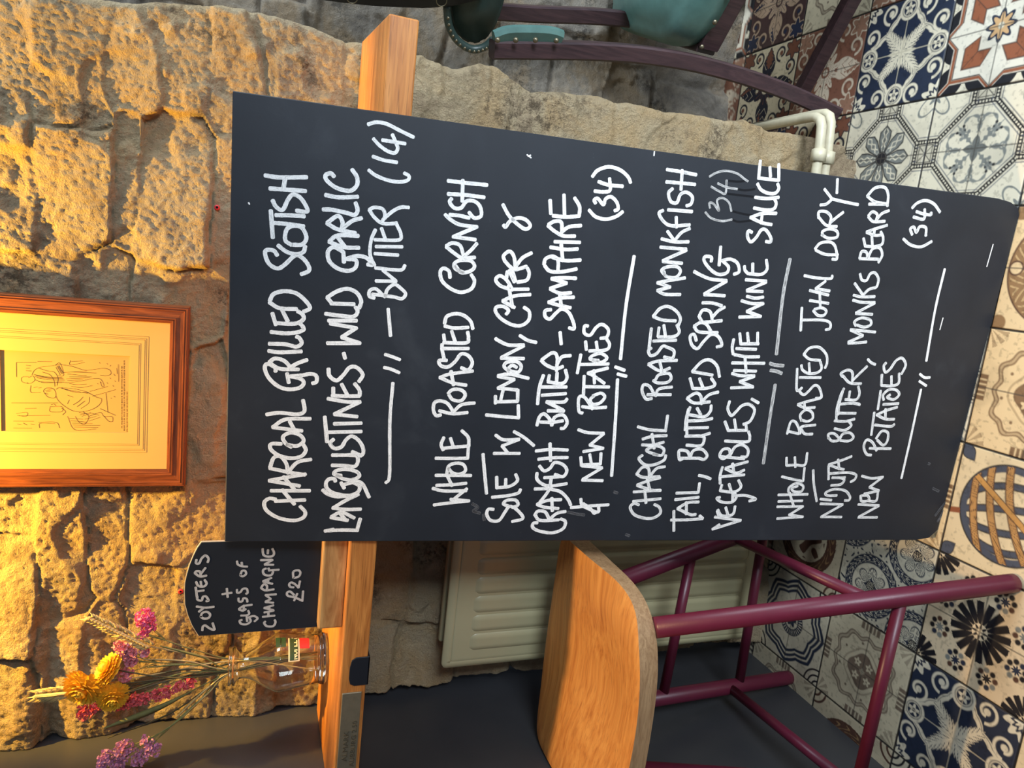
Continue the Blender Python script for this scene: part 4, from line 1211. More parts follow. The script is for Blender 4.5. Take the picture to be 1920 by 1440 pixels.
def build_wall():
    nz, nx = 700, 440
    z = np.linspace(-.01, 2.35, nz)
    pr = np.array(PROF_R)[::-1]
    pl = np.array(PROF_L)[::-1]
    xr_ = np.interp(z, pr[:, 0], pr[:, 1]) + .004 * fbm(z * 40, z * 0 + 3.3, 4, 3)
    xl_ = np.interp(z, pl[:, 0], pl[:, 1]) + .003 * fbm(z * 45, z * 0 + 9.3, 6, 3)
    lean = np.where(xl_ < PANEL_X, WY * (PANEL_X / xl_) - WY, 0)       # upper stones stand a little proud where they meet the panel
    xl_ = np.maximum(xl_, PANEL_X + .001)
    s = np.linspace(0, 1, nx)
    X = xl_[:, None] + (xr_ - xl_)[:, None] * s[None, :]
    Z = np.repeat(z[:, None], nx, 1)
    h = rubble(X, Z, SEEN, 11, .022, .16)
    wl = 1 - sstep(0, .30, s)[None, :]
    Y = WY - h + lean[:, None] * wl + .012
    # rounded arrises at both ends
    dr = (xr_[:, None] - X)
    Y = Y + .014 * (1 - np.sqrt(np.clip(dr / .014, 0, 1))) ** 1.6
    P = np.stack([X, Y, Z], -1)
    er = np.linspace(0, 1, 40)[1:]
    R = np.stack([np.repeat(xr_[:, None], 39, 1) - .006 * (1 - er[None, :]) ** 2 + 0.010 * fbm(er[None, :] * 9 + Z[:, :39] * 0, Z[:, :39] * 12, 77, 3), Y[:, -1:] + (1.96 - Y[:, -1:]) * er[None, :], Z[:, :39]], -1)
    el = np.linspace(1, 0, 8)[:-1]
    Lf = np.stack([np.repeat(xl_[:, None], 7, 1), Y[:, :1] + .12 * el[None, :], Z[:, :7]], -1)
    P = np.concatenate([Lf, P, R], 1)
    o = grid_mesh('wall_back', P.transpose(1, 0, 2), M_STONE)
    return struct(o)


build_wall()


def wall_y(x, z):
    return float((WY - rubble(np.array([[x]]), np.array([[z]]), SEEN, 11, .022, .16) + .012)[0, 0])


def build_niche():
    st = []
    rs = random.Random(5)
    zz = .09
    while zz < 2.3:
        hh = rs.uniform(.055, .10)
        xx = .2
        while xx < 2.1:
            w = rs.uniform(.09, .19)
            st.append((xx + w, zz + hh, w, hh))
            xx += 2 * w
        zz += 2 * hh
    x = np.linspace(.30, 2.0, 330)
    z = np.linspace(-.01, 2.35, 420)
    X, Z = np.meshgrid(x, z, indexing='ij')
    h = rubble(X, Z, st, 42, .03, .10)
    return struct(grid_mesh('wall_rear', np.stack([X, 1.915 - h * 1.2, Z], -1), M_STONE_GREY))


build_niche()
# black-painted side partition that the stone wall butts against
m, nt, b = nodes('black_satin_paint')
v = coord(nt)
nt.links.new(ramp(nt, noise(nt, v, 3, 4), [(.3, (.034, .035, .040)), (.7, (.054, .053, .056))]), b.inputs['Base Color'])
b.inputs['Roughness'].default_value = .42
bump(nt, b, noise(nt, v, 140, 3), .06, .001)
M_BLACK = m
struct(box('wall_left', (PANEL_X - .10, -.4, -.01), (PANEL_X, 1.56, 2.35), M_BLACK))
# ================================================================== things
M_OAK = wood('oiled_oak', lin((216, 144, 72)), lin((172, 102, 44)), 'X', 60, 12, .42, .6)
M_OAK_Y = wood('oiled_oak_endwise', lin((216, 144, 72)), lin((172, 102, 44)), 'X', 60, 12, .42, .6)
M_PINE = wood('pine', lin((206, 162, 102)), lin((150, 98, 50)), 'X', 40, 9, .5, .25, 0, 2.5)
M_FRAME = wood('red_oak_frame', lin((150, 82, 42)), lin((92, 46, 24)), 'X', 80, 12, .38, .5)
M_FRAMEZ = wood('red_oak_frame_upright', lin((150, 82, 42)), lin((92, 46, 24)), 'Z', 80, 12, .38, .5)
M_CARD = plain('cream_mount_card', lin((196, 160, 98)), .8, 0, .03, 12)
M_PAPER = plain('aged_print_paper', lin((180, 145, 86)), .8, 0, .07, 9)
M_INK = plain('print_ink', lin((52, 40, 30)), .8, 0, .1)
M_RULE = plain('mount_ruling_ink', lin((120, 96, 56)), .8, 0, .1)
M_BURG = plain('burgundy_powder_coat', lin((94, 26, 48)), .38, 0, .07, 40, .05)
M_ENAMEL = plain('cream_radiator_enamel', lin((166, 160, 126)), .32, 0, .04, 14)
M_PIPE = plain('old_cream_pipe_paint', lin((186, 178, 152)), .45, 0, .20, 24, .1)
M_STEEL = plain('black_steel', (.014, .016, .022), .35, 0, .1)
M_PLATE = plain('dull_zinc_plate', lin((140, 130, 108)), .5, .55, .12, 60, .15)
M_PLATE_DK = plain('dark_zinc', lin((92, 84, 66)), .6, .4, .12, 60)  # darker than the plate, to make the raised letters stand out
M_LEATHER = plain('green_leather', lin((78, 112, 106)), .36, 0, .14, 40, .10, .6)
M_LEATHER_SHADED = plain('shaded_green_leather', lin((46, 62, 58)), .40, 0, .14, 40, .10, .5)  # the green leather again, with the back's shade put into its colour
M_LEATHER_DK = plain('dark_leather', lin((24, 28, 38)), .40, 0, .15, 40, .10)
M_CHAIRWOOD = wood('dark_stained_wood', lin((66, 46, 48)), lin((44, 30, 34)), 'Z', 70, 12, .40, .3)
M_BRASS = plain('aged_brass_nail', lin((120, 112, 92)), .42, .8, .15, 80)
M_RED = plain('red_plastic', lin((206, 44, 52)), .4)
M_HOLE = plain('dark_hole', (.01, .008, .008), .9)
M_SIGNEDGE = plain('pale_board_edge', lin((206, 186, 150)), .7)
M_STEM = plain('dry_green_stem', lin((138, 140, 84)), .7, 0, .25, 60)
M_STEM_DK = plain('dark_dry_stem', lin((84, 80, 52)), .7, 0, .25, 60)
M_WHEAT = plain('dry_wheat', lin((214, 190, 126)), .65, 0, .18, 90)
M_STRAW = plain('yellow_petals', lin((250, 200, 60)), .6, 0, .14, 120)
M_STRAWC = plain('orange_flower_heart', lin((226, 150, 28)), .6, 0, .14, 120)
M_PINK = plain('pink_florets', lin((226, 110, 160)), .7, 0, .22, 200)
M_PINK2 = plain('dusty_pink_florets', lin((226, 150, 164)), .7, 0, .22, 200)
M_CORAL = plain('coral_florets', lin((232, 112, 116)), .7, 0, .22, 200)
M_PURPLE = plain('mauve_florets', lin((220, 158, 196)), .7, 0, .28, 200)

# ------------------------------------------------------------------ big menu chalkboard leaning on the shelf
m, nt, b = nodes('blackboard_paint')
v = coord(nt)
sm = noise(nt, coord(nt, (1, 1, 1)), 7, 5, .6, .4)
c = ramp(nt, sm, [(.35, (.0098, .0128, .0186)), (.62, (.0140, .0176, .0246)), (.8, (.030, .035, .043))])
c = mixc(nt, ramp(nt, noise(nt, v, 95, 3, .8), [(.70, (0, 0, 0)), (.82, (.14, .14, .14))]), c, (.25, .25, .25))
nt.links.new(c, b.inputs['Base Color'])
b.inputs['Roughness'].default_value = .55
b.inputs['Specular IOR Level'].default_value = .45
bump(nt, b, noise(nt, v, 400, 3), .10, .0006)
M_BOARD = m
M_BOARD_EDGE = plain('worn_board_edge', lin((58, 54, 52)), .7, 0, .3, 120)

BL, BR = on_z(1755, 1010, 0.0), on_z(1917, 385, 0.0)
LEAN = math.radians(5.8)
EX = (BR - BL) / np.linalg.norm(BR - BL)
EY = np.array([0, math.sin(LEAN), math.cos(LEAN)])
EY = EY - EX * np.dot(EX, EY)
EY /= np.linalg.norm(EY)
EN = np.cross(EX, EY)            # towards the room


def board_ab(px, py):
    P = on_plane(px, py, BL, EN) - BL
    return float(P @ EX), float(P @ EY)


outline = [board_ab(*p) for p in ((421, 1016), (436, 170), (900, 236), (1430, 311), (1872, 372), (1896, 379), (1910, 390), (1917, 404), (1913, 440), (1840, 705), (1785, 942), (1776, 972), (1762, 994), (1742, 1009), (1715, 1013), (1100, 1014))]
menu = prism('menu_chalkboard', [(a, max(bb, .0006)) for a, bb in outline], BL, EX, EY, -EN * .012, M_BOARD, None, .0012, 1)
tag(menu, 'tall black menu chalkboard with white lettering leaning against the wooden shelf', 'chalkboard')
M_CHALK = {}
for lab, wpx, dens, txt in MENU:
    key = round(dens, 2)
    if key not in M_CHALK:
        g = .50 + .42 * min(1, dens)
        M_CHALK[key] = chalk_mat('white_paint_pen', (g, g * .985, g * .955), dens)
    st = list(strokes_of(txt))
    mid = np.mean([p for s_ in st for p in s_], axis=0)
    k = np.hypot(*(np.array(board_ab(mid[0] + 5, mid[1])) - np.array(board_ab(mid[0] - 5, mid[1])))) / 10
    k2 = np.hypot(*(np.array(board_ab(mid[0], mid[1] + 5)) - np.array(board_ab(mid[0], mid[1] - 5)))) / 10
    o = ribbons('hand_lettering', st, board_ab, BL, EX, EY, EN, wpx * .88 * (k + k2) / 2, .0003, M_CHALK[key], menu)
    o['label'] = lab
# water runs under the smudged price, chips on the right edge and a rubbed corner
M_DRIP = plain('wet_black_run', (.006, .007, .010), .3)
st = list(strokes_of('I 1040,590 1100,610 1215,600|1045,520 1120,540 1225,560|1010,375 1100,385 1225,400|1090,335 1160,345 1240,335|1020,265 1090,272 1150,268'))
o = ribbons('dried_water_run', st, board_ab, BL, EX, EY, EN, .0032, .0002, M_DRIP, menu)
M_SMUDGE = chalk_mat('rubbed_chalk', (.16, .16, .17), .25)
st = list(strokes_of('D 385,1100 430,1130 395,1160 450,1180|480,1190 485,1240|1190,1170 1260,1185 1330,1195\nG 320,1000 350,1010|420,1360 450,1370|1320,10 1340,20\nJ 1480,1060 1530,1085|1440,850 1455,855|1500,1290 1560,1210 1600,1170|1520,1340 1570,1250'))
o = ribbons('chalk_smudge', st, board_ab, BL, EX, EY, EN, .005, .0002, M_SMUDGE, menu)
st = [[(988, 290), (996, 296)], [(990, 293), (995, 291)], [(466, 380), (468, 383)], [(1227, 284), (1226, 292)], [(1862, 458), (1850, 500)], [(1768, 596), (1762, 618)]]
o = ribbons('white_chip', st, board_ab, BL, EX, EY, EN, .0022, .0002, M_CHALK[1.0], menu)

# ------------------------------------------------------------------ wall shelf (bar ledge) with its zinc plate
SH_Y, SH_B, SH_T = 1.085, 1.095, 1.1385
shelf = prism('wall_shelf', [(PANEL_X + .001, SH_Y), (.317, SH_Y), (.345, 1.372), (PANEL_X + .001, 1.372)], (0, 0, SH_B), (1, 0, 0), (0, 1, 0), (0, 0, SH_T - SH_B), M_OAK, None, .0025, 2)
tag(shelf, 'thick oiled oak shelf running along the stone wall at bar height', 'shelf')
pl_l = on_y(668, 1440, SH_Y)[0] - .02
pl_r = on_y(668, 1297, SH_Y)[0]
plate = box('metal_plate', (pl_l, SH_Y - .0022, SH_B + .006), (pl_r, SH_Y + .002, SH_T - .005), M_PLATE, shelf, .0008, 1)
plate['label'] = 'dull zinc plate with raised lettering let into the shelf edge'
RX = Matrix.Rotation(math.pi / 2, 4, 'X')
text_mesh('raised_lettering', 'AUBBURG 2.50', .0115, .0006, Matrix.Translation((pl_l + .026, SH_Y - .0022, SH_B + .010)) @ RX, M_PLATE_DK, plate, .088)
text_mesh('raised_lettering', 'ALMARK', .0125, .0006, Matrix.Translation((pl_l + .038, SH_Y - .0022, SH_B + .0225)) @ RX, M_PLATE_DK, plate, .058)
# black hook strap folded round the shelf edge
hook = empty('bag_hook', (-.708, SH_Y, SH_B))
tag(hook, 'black steel strap hook folded round the front of the oak shelf', 'hook')
prism('front_strap', [(-.026, -.003), (.026, -.003), (.026, .020), (.021, .027), (.008, .0295), (-.012, .0295), (-.022, .027), (-.026, .020)], (0, -.0005, 0), (1, 0, 0), (0, 0, 1), (0, -.0025, 0), M_STEEL, hook, .0006, 1)
box('under_strap', (-.026, -.003, -.0032), (.026, .09, -.0005), M_STEEL, hook, .0006, 1)

# ------------------------------------------------------------------ small arched offer board in its pine block
SB_Y = 1.130
blk = empty('sign_block', (-.555, SB_Y, SH_T))
tag(blk, 'pine block holding the small arched chalkboard on the shelf', 'sign holder')
bm = bmesh.new()
box_bm(bm, (-.083, -.026, 0), (.08, -.0035, .040), .0035, 2)
box_bm(bm, (-.083, .0085, 0), (.08, .028, .040), .0035, 2)
box_bm(bm, (-.083, -.004, 0), (.08, .009, .012), .0004, 1)
from_bm('slotted_block', bm, M_PINE, blk)


def sign_ab(px, py):
    P = on_y(px, py, SB_Y)
    return float(P[0]), float(P[2])


out = [sign_ab(*p) for p in ((420, 1013), (377, 1016), (369, 1027), (362, 1041), (355, 1058), (349.5, 1076), (346, 1092), (345, 1108), (346, 1133), (351, 1152), (359, 1172), (366, 1184), (372, 1193))]
xl_, xr_ = out[-1][0] + .0005, out[1][0]
zb = SH_T + .0135
poly = out[1:] + [(xl_, zb), (xr_ - .001, zb)]
offer = prism('offer_chalkboard', poly, (0, SB_Y, 0), (1, 0, 0), (0, 0, 1), (0, .0045, 0), M_SIGNEDGE, None, .0003, 1)
tag(offer, 'small arched black chalkboard offering oysters and champagne, standing in a pine block', 'chalkboard')
cxm, czm = (xl_ + xr_) / 2, 1.27
face = prism('black_face', [(cxm + (a - cxm) * .988, czm + (c_ - czm) * .990) for a, c_ in poly], (0, SB_Y, 0), (1, 0, 0), (0, 0, 1), (0, -.0008, 0), M_BOARD, offer)
M_SILVER = chalk_mat('silver_paint_pen', (.60, .575, .55), 1.0)
for lab, wpx, dens, txt in OFFER:
    o = ribbons('hand_lettering', list(strokes_of(txt)), sign_ab, (0, SB_Y - .0008, 0), (1, 0, 0), (0, 0, 1), (0, -1, 0), wpx * .00098, .0003, M_SILVER, offer)
    o['label'] = lab

# ------------------------------------------------------------------ glass carafe of dried flowers
VX, VY, VZ = -.795, 1.272, SH_T
H = .176
prof_o = [(.0, .001), (.038, .0), (.046, .003), (.047, .010), (.0445, .016), (.0445, .022), (.049, .058), (.053, .084), (.053, .090), (.050, .098), (.038, .118), (.028, .134), (.0235, .146), (.0235, .156), (.028, .162), (.034, .165), (.034, .168), (.031, .170), (.034, .172), (.034, .1755), (.0325, H)]
prof_i = [(.0305, H), (.0295, .168), (.0215, .156), (.0215, .146), (.026, .134), (.036, .118), (.048, .098), (.051, .090), (.051, .084), (.047, .058), (.042, .022), (.036, .015), (0, .014)]
m, nt, b = nodes('clear_glass')
b.inputs['Base Color'].default_value = (.97, .98, .95, 1)
b.inputs['Roughness'].default_value = .02
b.inputs['IOR'].default_value = 1.45
b.inputs['Transmission Weight'].default_value = 1.0
M_GLASS = m
vase = empty('flower_carafe', (VX, VY, VZ))
tag(vase, 'clear glass carafe holding dried flowers on the shelf', 'vase')
bm = bmesh.new()
# smooth the profile before turning it
po = curve_pts(prof_o, 90)
pi_ = curve_pts(prof_i, 60)
lathe_bm(bm, [(max(0.0, a), c_) for a, c_ in [tuple(q) for q in po] + [tuple(q) for q in pi_[1:]]], (0, 0, 0), 72)
from_bm('glass_body', bm, M_GLASS, vase, True)


def wrap(name, a0, a1, z0, z1, m, lift=.0006, parent=vase, n=16):
    def rad(z):
        zz_ = [p_[1] for p_ in prof_o[5:9]]
        return float(np.interp(z, zz_, [p_[0] for p_ in prof_o[5:9]])) + lift
    V, F = [], []
    for i in range(n + 1):
        a = math.radians(a0 + (a1 - a0) * i / n)
        for z in (z0, z1):
            V.append((rad(z) * math.sin(a), -rad(z) * math.cos(a), z))
    for i in range(n):
        F.append((2 * i, 2 * i + 2, 2 * i + 3, 2 * i + 1))
    return pydata(name, V, F, m, parent, True)


M_LGREEN = plain('label_green', lin((32, 70, 38)), .5)
M_LCREAM = plain('label_cream', lin((240, 226, 180)), .5)
lab_ = wrap('label_border', 30, 82, .054, .074, M_LCREAM)
lab_['label'] = 'green printed label with a cream border'
wrap('label_panel', 32, 82, .0565, .0715, M_LGREEN, .0009, lab_)
wrap('label_panel', 60, 84, .078, .096, M_LGREEN, .0007, lab_)
wrap('label_seal', 56, 84, .036, .0535, M_RED, .0007, lab_)
for i, ch in enumerate('NOILLY'):
    a = math.radians(38 + i * 8.6)
    R_ = .0505
    M4 = Matrix.Translation((R_ * math.sin(a), -R_ * math.cos(a), .0582)) @ Matrix.Rotation(a, 4, 'Z') @ RX @ Matrix.Translation((-.0035, 0, 0))
    text_mesh('label_letter', ch, .0135, .0002, M4, M_LCREAM, lab_, .0022 if ch == 'I' else .0068, .0003)


# ---- flowers
def fl(px, py, y=1.262):
    return Vector(on_y(px, py, y))


NECK = Vector((VX, VY, VZ + .160))


def stem_path(head, k, bend=.012, foot=None):
    """head -> through the neck -> to the bottom of the carafe"""
    rs = random.Random(k)
    a = rs.uniform(0, 6.28)
    nk = NECK + Vector((math.cos(a) * .012, math.sin(a) * .012, 0))
    dirx = (nk - head).normalized()
    ft = Vector((VX - (head.x - VX) * .12 + rs.uniform(-.02, .02), VY + rs.uniform(-.02, .02), VZ + .0165)) if foot is None else foot
    mid = head.lerp(nk, .5) + Vector((rs.uniform(-bend, bend), rs.uniform(-bend, bend), rs.uniform(-bend, bend)))
    return [Vector(q) for q in curve_pts([head, mid, nk, ft], 24)]


def sub(P, o):
    return [Vector(q) - o for q in P]


def florets(bm, c, rad, n, size, seed):
    rs = random.Random(seed)
    for i in range(n):
        d = Vector((rs.gauss(0, 1), rs.gauss(0, 1), rs.gauss(0, 1))).normalized()
        p = Vector(c) + Vector((d.x * rad[0], d.y * rad[1], d.z * rad[2])) * (rs.random() ** .4)
        ax = (d + Vector((rs.uniform(-.6, .6), rs.uniform(-.6, .6), rs.uniform(-.6, .6)))).normalized()
        u = ax.orthogonal().normalized()
        w = ax.cross(u)
        s = size * rs.uniform(.7, 1.3)
        vc = bm.verts.new(p - ax * s * .7)
        ring = [bm.verts.new(p + (u * math.cos(k * 1.0472) + w * math.sin(k * 1.0472)) * s * rs.uniform(.7, 1.1) + ax * s * rs.uniform(-.1, .5)) for k in range(6)]
        for k in range(6):
            bm.faces.new((vc, ring[k], ring[(k + 1) % 6]))


def statice(spots, m, label, k, main, size=.0034, dark=False):
    base = Vector((VX, VY, VZ + .0165))
    r = empty('statice_sprig', base)
    tag(r, label, 'flower', 'dried flowers in the glass carafe')
    head = fl(*main)
    path = stem_path(head, k)
    bm = bmesh.new()
    tube_bm(bm, sub(path, base), .0011, 6)
    for px, py, rp, n in spots:
        p = fl(px, py)
        j = min(range(len(path)), key=lambda q: (path[q] - p).length)
        q0 = path[min(len(path) - 8, j + 3)]
        if (q0 - p).length > .006:
            tube_bm(bm, sub(curve_pts([q0, q0.lerp(p, .6) + Vector((0, 0, .003)), p], 8), base), .0007, 5)
    from_bm('stem', bm, M_STEM_DK if dark else M_STEM, r, True)
    for i, (px, py, rp, n) in enumerate(spots):
        bm = bmesh.new()
        q = rp * .00101
        florets(bm, fl(px, py) - base, (q, q * .8, q), n, size, k * 31 + i)
        from_bm('florets', bm, m, r)
    return r


statice([(272, 1158, 17, 110), (280, 1172, 13, 60), (268, 1188, 9, 34)], M_PINK, 'bright pink statice sprig nearest the small chalkboard', 1, (280, 1190))
statice([(231, 1211, 16, 100), (243, 1226, 13, 80), (246, 1240, 11, 60), (271, 1223, 9, 36), (236, 1265, 14, 70)], M_PINK2, 'dusty pink statice sprig above the yellow flowers', 2, (262, 1240))
statice([(160, 1336, 15, 80), (238, 1317, 13, 70), (254, 1312, 12, 70), (268, 1310, 12, 60), (295, 1303, 12, 60), (314, 1298, 12, 50), (338, 1288, 11, 44), (355, 1280, 12, 50), (183, 1328, 11, 30), (222, 1322, 10, 40)], M_CORAL, 'long coral pink statice spike below the yellow flowers', 3, (165, 1335))
statice([(236, 1404, 20, 120), (199, 1421, 15, 80), (222, 1431, 13, 60), (262, 1424, 15, 70), (284, 1406, 18, 90), (275, 1390, 12, 40), (190, 1436, 10, 40)], M_PURPLE, 'mauve statice sprig hanging out over the black partition', 4, (262, 1400))


def strawflower(px, py, rp, face, label, k, y=1.25, flat=.55):
    base = Vector((VX, VY, VZ + .0165))
    r = empty('strawflower', base)
    tag(r, label, 'flower', 'dried flowers in the glass carafe')
    c = fl(px, py, y) - base
    R_ = rp * .00101
    ax = Vector(face).normalized()
    u = ax.orthogonal().normalized()
    w = ax.cross(u)
    bm = bmesh.new()
    rs = random.Random(k)
    for ring in range(7):
        n = 24 - ring * 2
        el = math.radians(-18 + ring * 15)
        L = R_ * (1.0 - .085 * ring)
        for i in range(n):
            a = 2 * math.pi * (i + .5 * (ring % 2)) / n + rs.uniform(-.06, .06)
            d = u * math.cos(a) + w * math.sin(a)
            t = -u * math.sin(a) + w * math.cos(a)
            e = el + rs.uniform(-.10, .10)
            out = d * math.cos(e) + ax * math.sin(e) * (flat + .25)
            nrm = (ax * math.cos(e) - d * math.sin(e))
            wd = L * .16
            rows = [(.25, .5, 0), (.6, 1.0, .02), (.88, .8, .06), (1.0, .12, .13)]
            prev = None
            for s_, k_, up_ in rows:
                p = c + out * L * s_ + nrm * L * up_ + ax * ring * R_ * .03
                q = [bm.verts.new(p + t * wd * k_), bm.verts.new(p - nrm * wd * .25 * k_), bm.verts.new(p - t * wd * k_)]
                if prev:
                    bm.faces.new((prev[0], prev[1], q[1], q[0]))
                    bm.faces.new((prev[1], prev[2], q[2], q[1]))
                prev = q
    from_bm('petals', bm, M_STRAW, r, True)
    bm = bmesh.new()
    bmesh.ops.create_icosphere(bm, subdivisions=2, radius=R_ * .30)
    for v_ in bm.verts:
        v_.co = c + v_.co + ax * R_ * .25
    from_bm('flower_heart', bm, M_STRAWC, r, True)
    bm = bmesh.new()
    tube_bm(bm, sub(stem_path(fl(px, py, y), k), base), .0012, 6)
    from_bm('stem', bm, M_STEM_DK, r, True)


strawflower(157, 1290, 37, (-.35, -.85, .35), 'largest yellow strawflower, at the tip of the bunch', 11, 1.245)
strawflower(203, 1254, 31, (.55, -.25, .7), 'yellow strawflower turned sideways beside the dusty pink statice', 12, 1.255, .35)
strawflower(211, 1307, 28, (-.25, -.9, -.1), 'half-closed yellow strawflower nearest the coral spike', 13, 1.24, .9)


def wheat(tip, neckp, label, k, awn=.006):
    base = Vector((VX, VY, VZ + .0165))
    r = empty('wheat_ear', base)
    tag(r, label, 'wheat', 'dried flowers in the glass carafe')
    a, c = fl(*tip), fl(*neckp)
    ax = (a - c).normalized()
    L = (a - c).length
    u = ax.cross(Vector((0, 1, 0))).normalized()
    bm = bmesh.new()
    rs = random.Random(k)
    n = 19
    for i in range(n):
        t = i / n
        for sg in (-1, 1, 0):
            s = .0095 * (1 - .4 * t)
            p = c + ax * L * (t + .02 * sg) + u * sg * .0058 * (1 - .4 * t) + Vector((0, -.004 if sg == 0 else rs.uniform(-.002, .001), 0))
            d = (ax * 1.0 + u * sg * .45 + Vector((0, -.25, 0))).normalized()
            pts = [p, p + d * s * .35, p + d * s * .8, p + d * s * 1.3, p + d * (s * 1.3 + awn)]
            tube_bm(bm, sub(pts, base), [.0010, .0034, .0031, .0009, .0002], 6)
    from_bm('grain_head', bm, M_WHEAT, r, True)
    bm = bmesh.new()
    tube_bm(bm, sub(stem_path(c, k, .006), base), .0013, 6)
    from_bm('stem', bm, M_WHEAT, r, True)


wheat((166, 1155), (283, 1212), 'wheat ear leaning right towards the small chalkboard', 21)
wheat((70, 1302), (130, 1296), 'wheat ear standing out beyond the largest yellow strawflower', 22, .010)


def blade(tip, mid, wd, label, m, k):
    base = Vector((VX, VY, VZ + .0165))
    a, c = fl(*tip), fl(*mid)
    nk = NECK + Vector((-.006, -.004, 0))
    pts = [Vector(q) for q in curve_pts([a, c, nk, Vector((VX + .012, VY, VZ + .017))], 22)]
    bm = bmesh.new()
    n = len(pts)
    prev = None
    for i, p in enumerate(pts):
        t = (pts[min(n - 1, i + 1)] - pts[max(0, i - 1)]).normalized()
        s = t.cross(Vector((0, 1, 0))).normalized()
        w = wd * math.sin(math.pi * min(1, (i + .4) / n * 2.1)) + .0010 if i < n * .45 else .0011
        q = [bm.verts.new(p - base + s * w), bm.verts.new(p - base + Vector((0, .0008, 0))), bm.verts.new(p - base - s * w), bm.verts.new(p - base - Vector((0, .0008, 0)))]
        if prev:
            for z in range(4):
                bm.faces.new((prev[z], prev[(z + 1) % 4], q[(z + 1) % 4], q[z]))
        prev = q
    o = from_bm('grass_stalk', bm, m, None, True)
    o.location = base
    tag(o, label, 'dried grass', 'dried flowers in the glass carafe')


blade((195, 1366), (300, 1326), .0055, 'broad grey-green grass head pointing left above the black partition', M_STEM, 1)
blade((202, 1384), (322, 1336), .0008, 'thin dry grass stalk ending against the black partition', M_STEM_DK, 2)
blade((300, 1211), (380, 1232), .0014, 'dry stalk between the wheat ear and the dusty pink statice', M_STEM, 3)
blade((262, 1270), (350, 1255), .0010, 'dark dry stalk running under the sideways yellow strawflower', M_STEM_DK, 4)
blade((225, 1290), (340, 1268), .0008, 'dark thin stalk behind the half-closed yellow strawflower', M_STEM_DK, 5)
blade((330, 1346), (390, 1290), .0012, 'pale straw curving down to the mauve statice', M_WHEAT, 6)

blade((268, 1236), (352, 1240), .0009, 'straw-coloured stalk ending at the dusty pink statice', M_WHEAT, 7)
blade((276, 1251), (360, 1246), .0010, 'olive stalk with a bent tip below the dusty pink statice', M_STEM, 8)
blade((240, 1296), (345, 1262), .0009, 'olive stalk between the coral spike and the dark stalks', M_STEM, 9)
blade((318, 1366), (384, 1306), .0012, 'pale straw nearest the black partition edge', M_WHEAT, 10)
blade((292, 1388), (376, 1312), .0010, 'olive straw reaching out to the mauve statice', M_STEM, 11)

# ------------------------------------------------------------------ framed print on the stone wall
FY = 1.352
pic = empty('framed_print', (-.315, FY, 1.6))
tag(pic, 'wooden framed old cartoon print hanging on the lit stone wall', 'picture')
fo = dict(l=on_y(352, 912, FY)[0], r=on_y(352, 576, FY)[0], b=on_y(351, 744, FY)[2])
FW = .031
ftop = on_y(1, 744, FY)[2] + (on_y(243, 744, FY)[2] - fo['b'])


def moulding(p0, p1, inward, m, name):
    """grooved moulding with mitred ends from p0 to p1; inward = unit vector to the picture's middle"""
    p0, p1, inw = Vector(p0), Vector(p1), Vector(inward)
    d = (p1 - p0).normalized()
    prof = [(0, .024), (0, .003), (.0012, .0), (.0030, .0), (.0034, -.0015), (.0050, -.0015), (.0054, .0002), (.0068, .0002), (.0072, -.0012), (.0085, -.0012), (.0090, .0008), (.0210, .0004),
            (.0215, -.0010), (.0232, -.0010), (.0236, .0012), (.0250, .0012), (.0254, .0002), (.0270, .0004), (.0275, .0035), (.0292, .0035), (.0296, .0060), (FW, .0062), (FW, .024)]
    bm = bmesh.new()
    ra = [bm.verts.new(p0 + inw * w + d * w + Vector((0, y, 0))) for w, y in prof]
    rb = [bm.verts.new(p1 + inw * w - d * w + Vector((0, y, 0))) for w, y in prof]
    for k in range(len(prof)):
        k2 = (k + 1) % len(prof)
        bm.faces.new((ra[k], rb[k], rb[k2], ra[k2]))
    bm.faces.new(ra)
    bm.faces.new(rb[::-1])
    from_bm(name, bm, m, pic)


o_ = Vector((-.315, FY, 1.6))
cl, cr, cb, ct = fo['l'] - o_.x, fo['r'] - o_.x, fo['b'] - o_.z, ftop - o_.z
moulding((cl, 0, cb), (cr, 0, cb), (0, 0, 1), M_FRAME, 'frame_rail')
moulding((cr, 0, ct), (cl, 0, ct), (0, 0, -1), M_FRAME, 'frame_rail')
moulding((cr, 0, cb), (cr, 0, ct), (-1, 0, 0), M_FRAMEZ, 'frame_stile')
moulding((cl, 0, ct), (cl, 0, cb), (1, 0, 0), M_FRAMEZ, 'frame_stile')
MY = FY + .0075


def pic_ab(px, py):
    P = on_y(px, py, MY)
    return float(P[0] - o_.x), float(P[2] - o_.z)


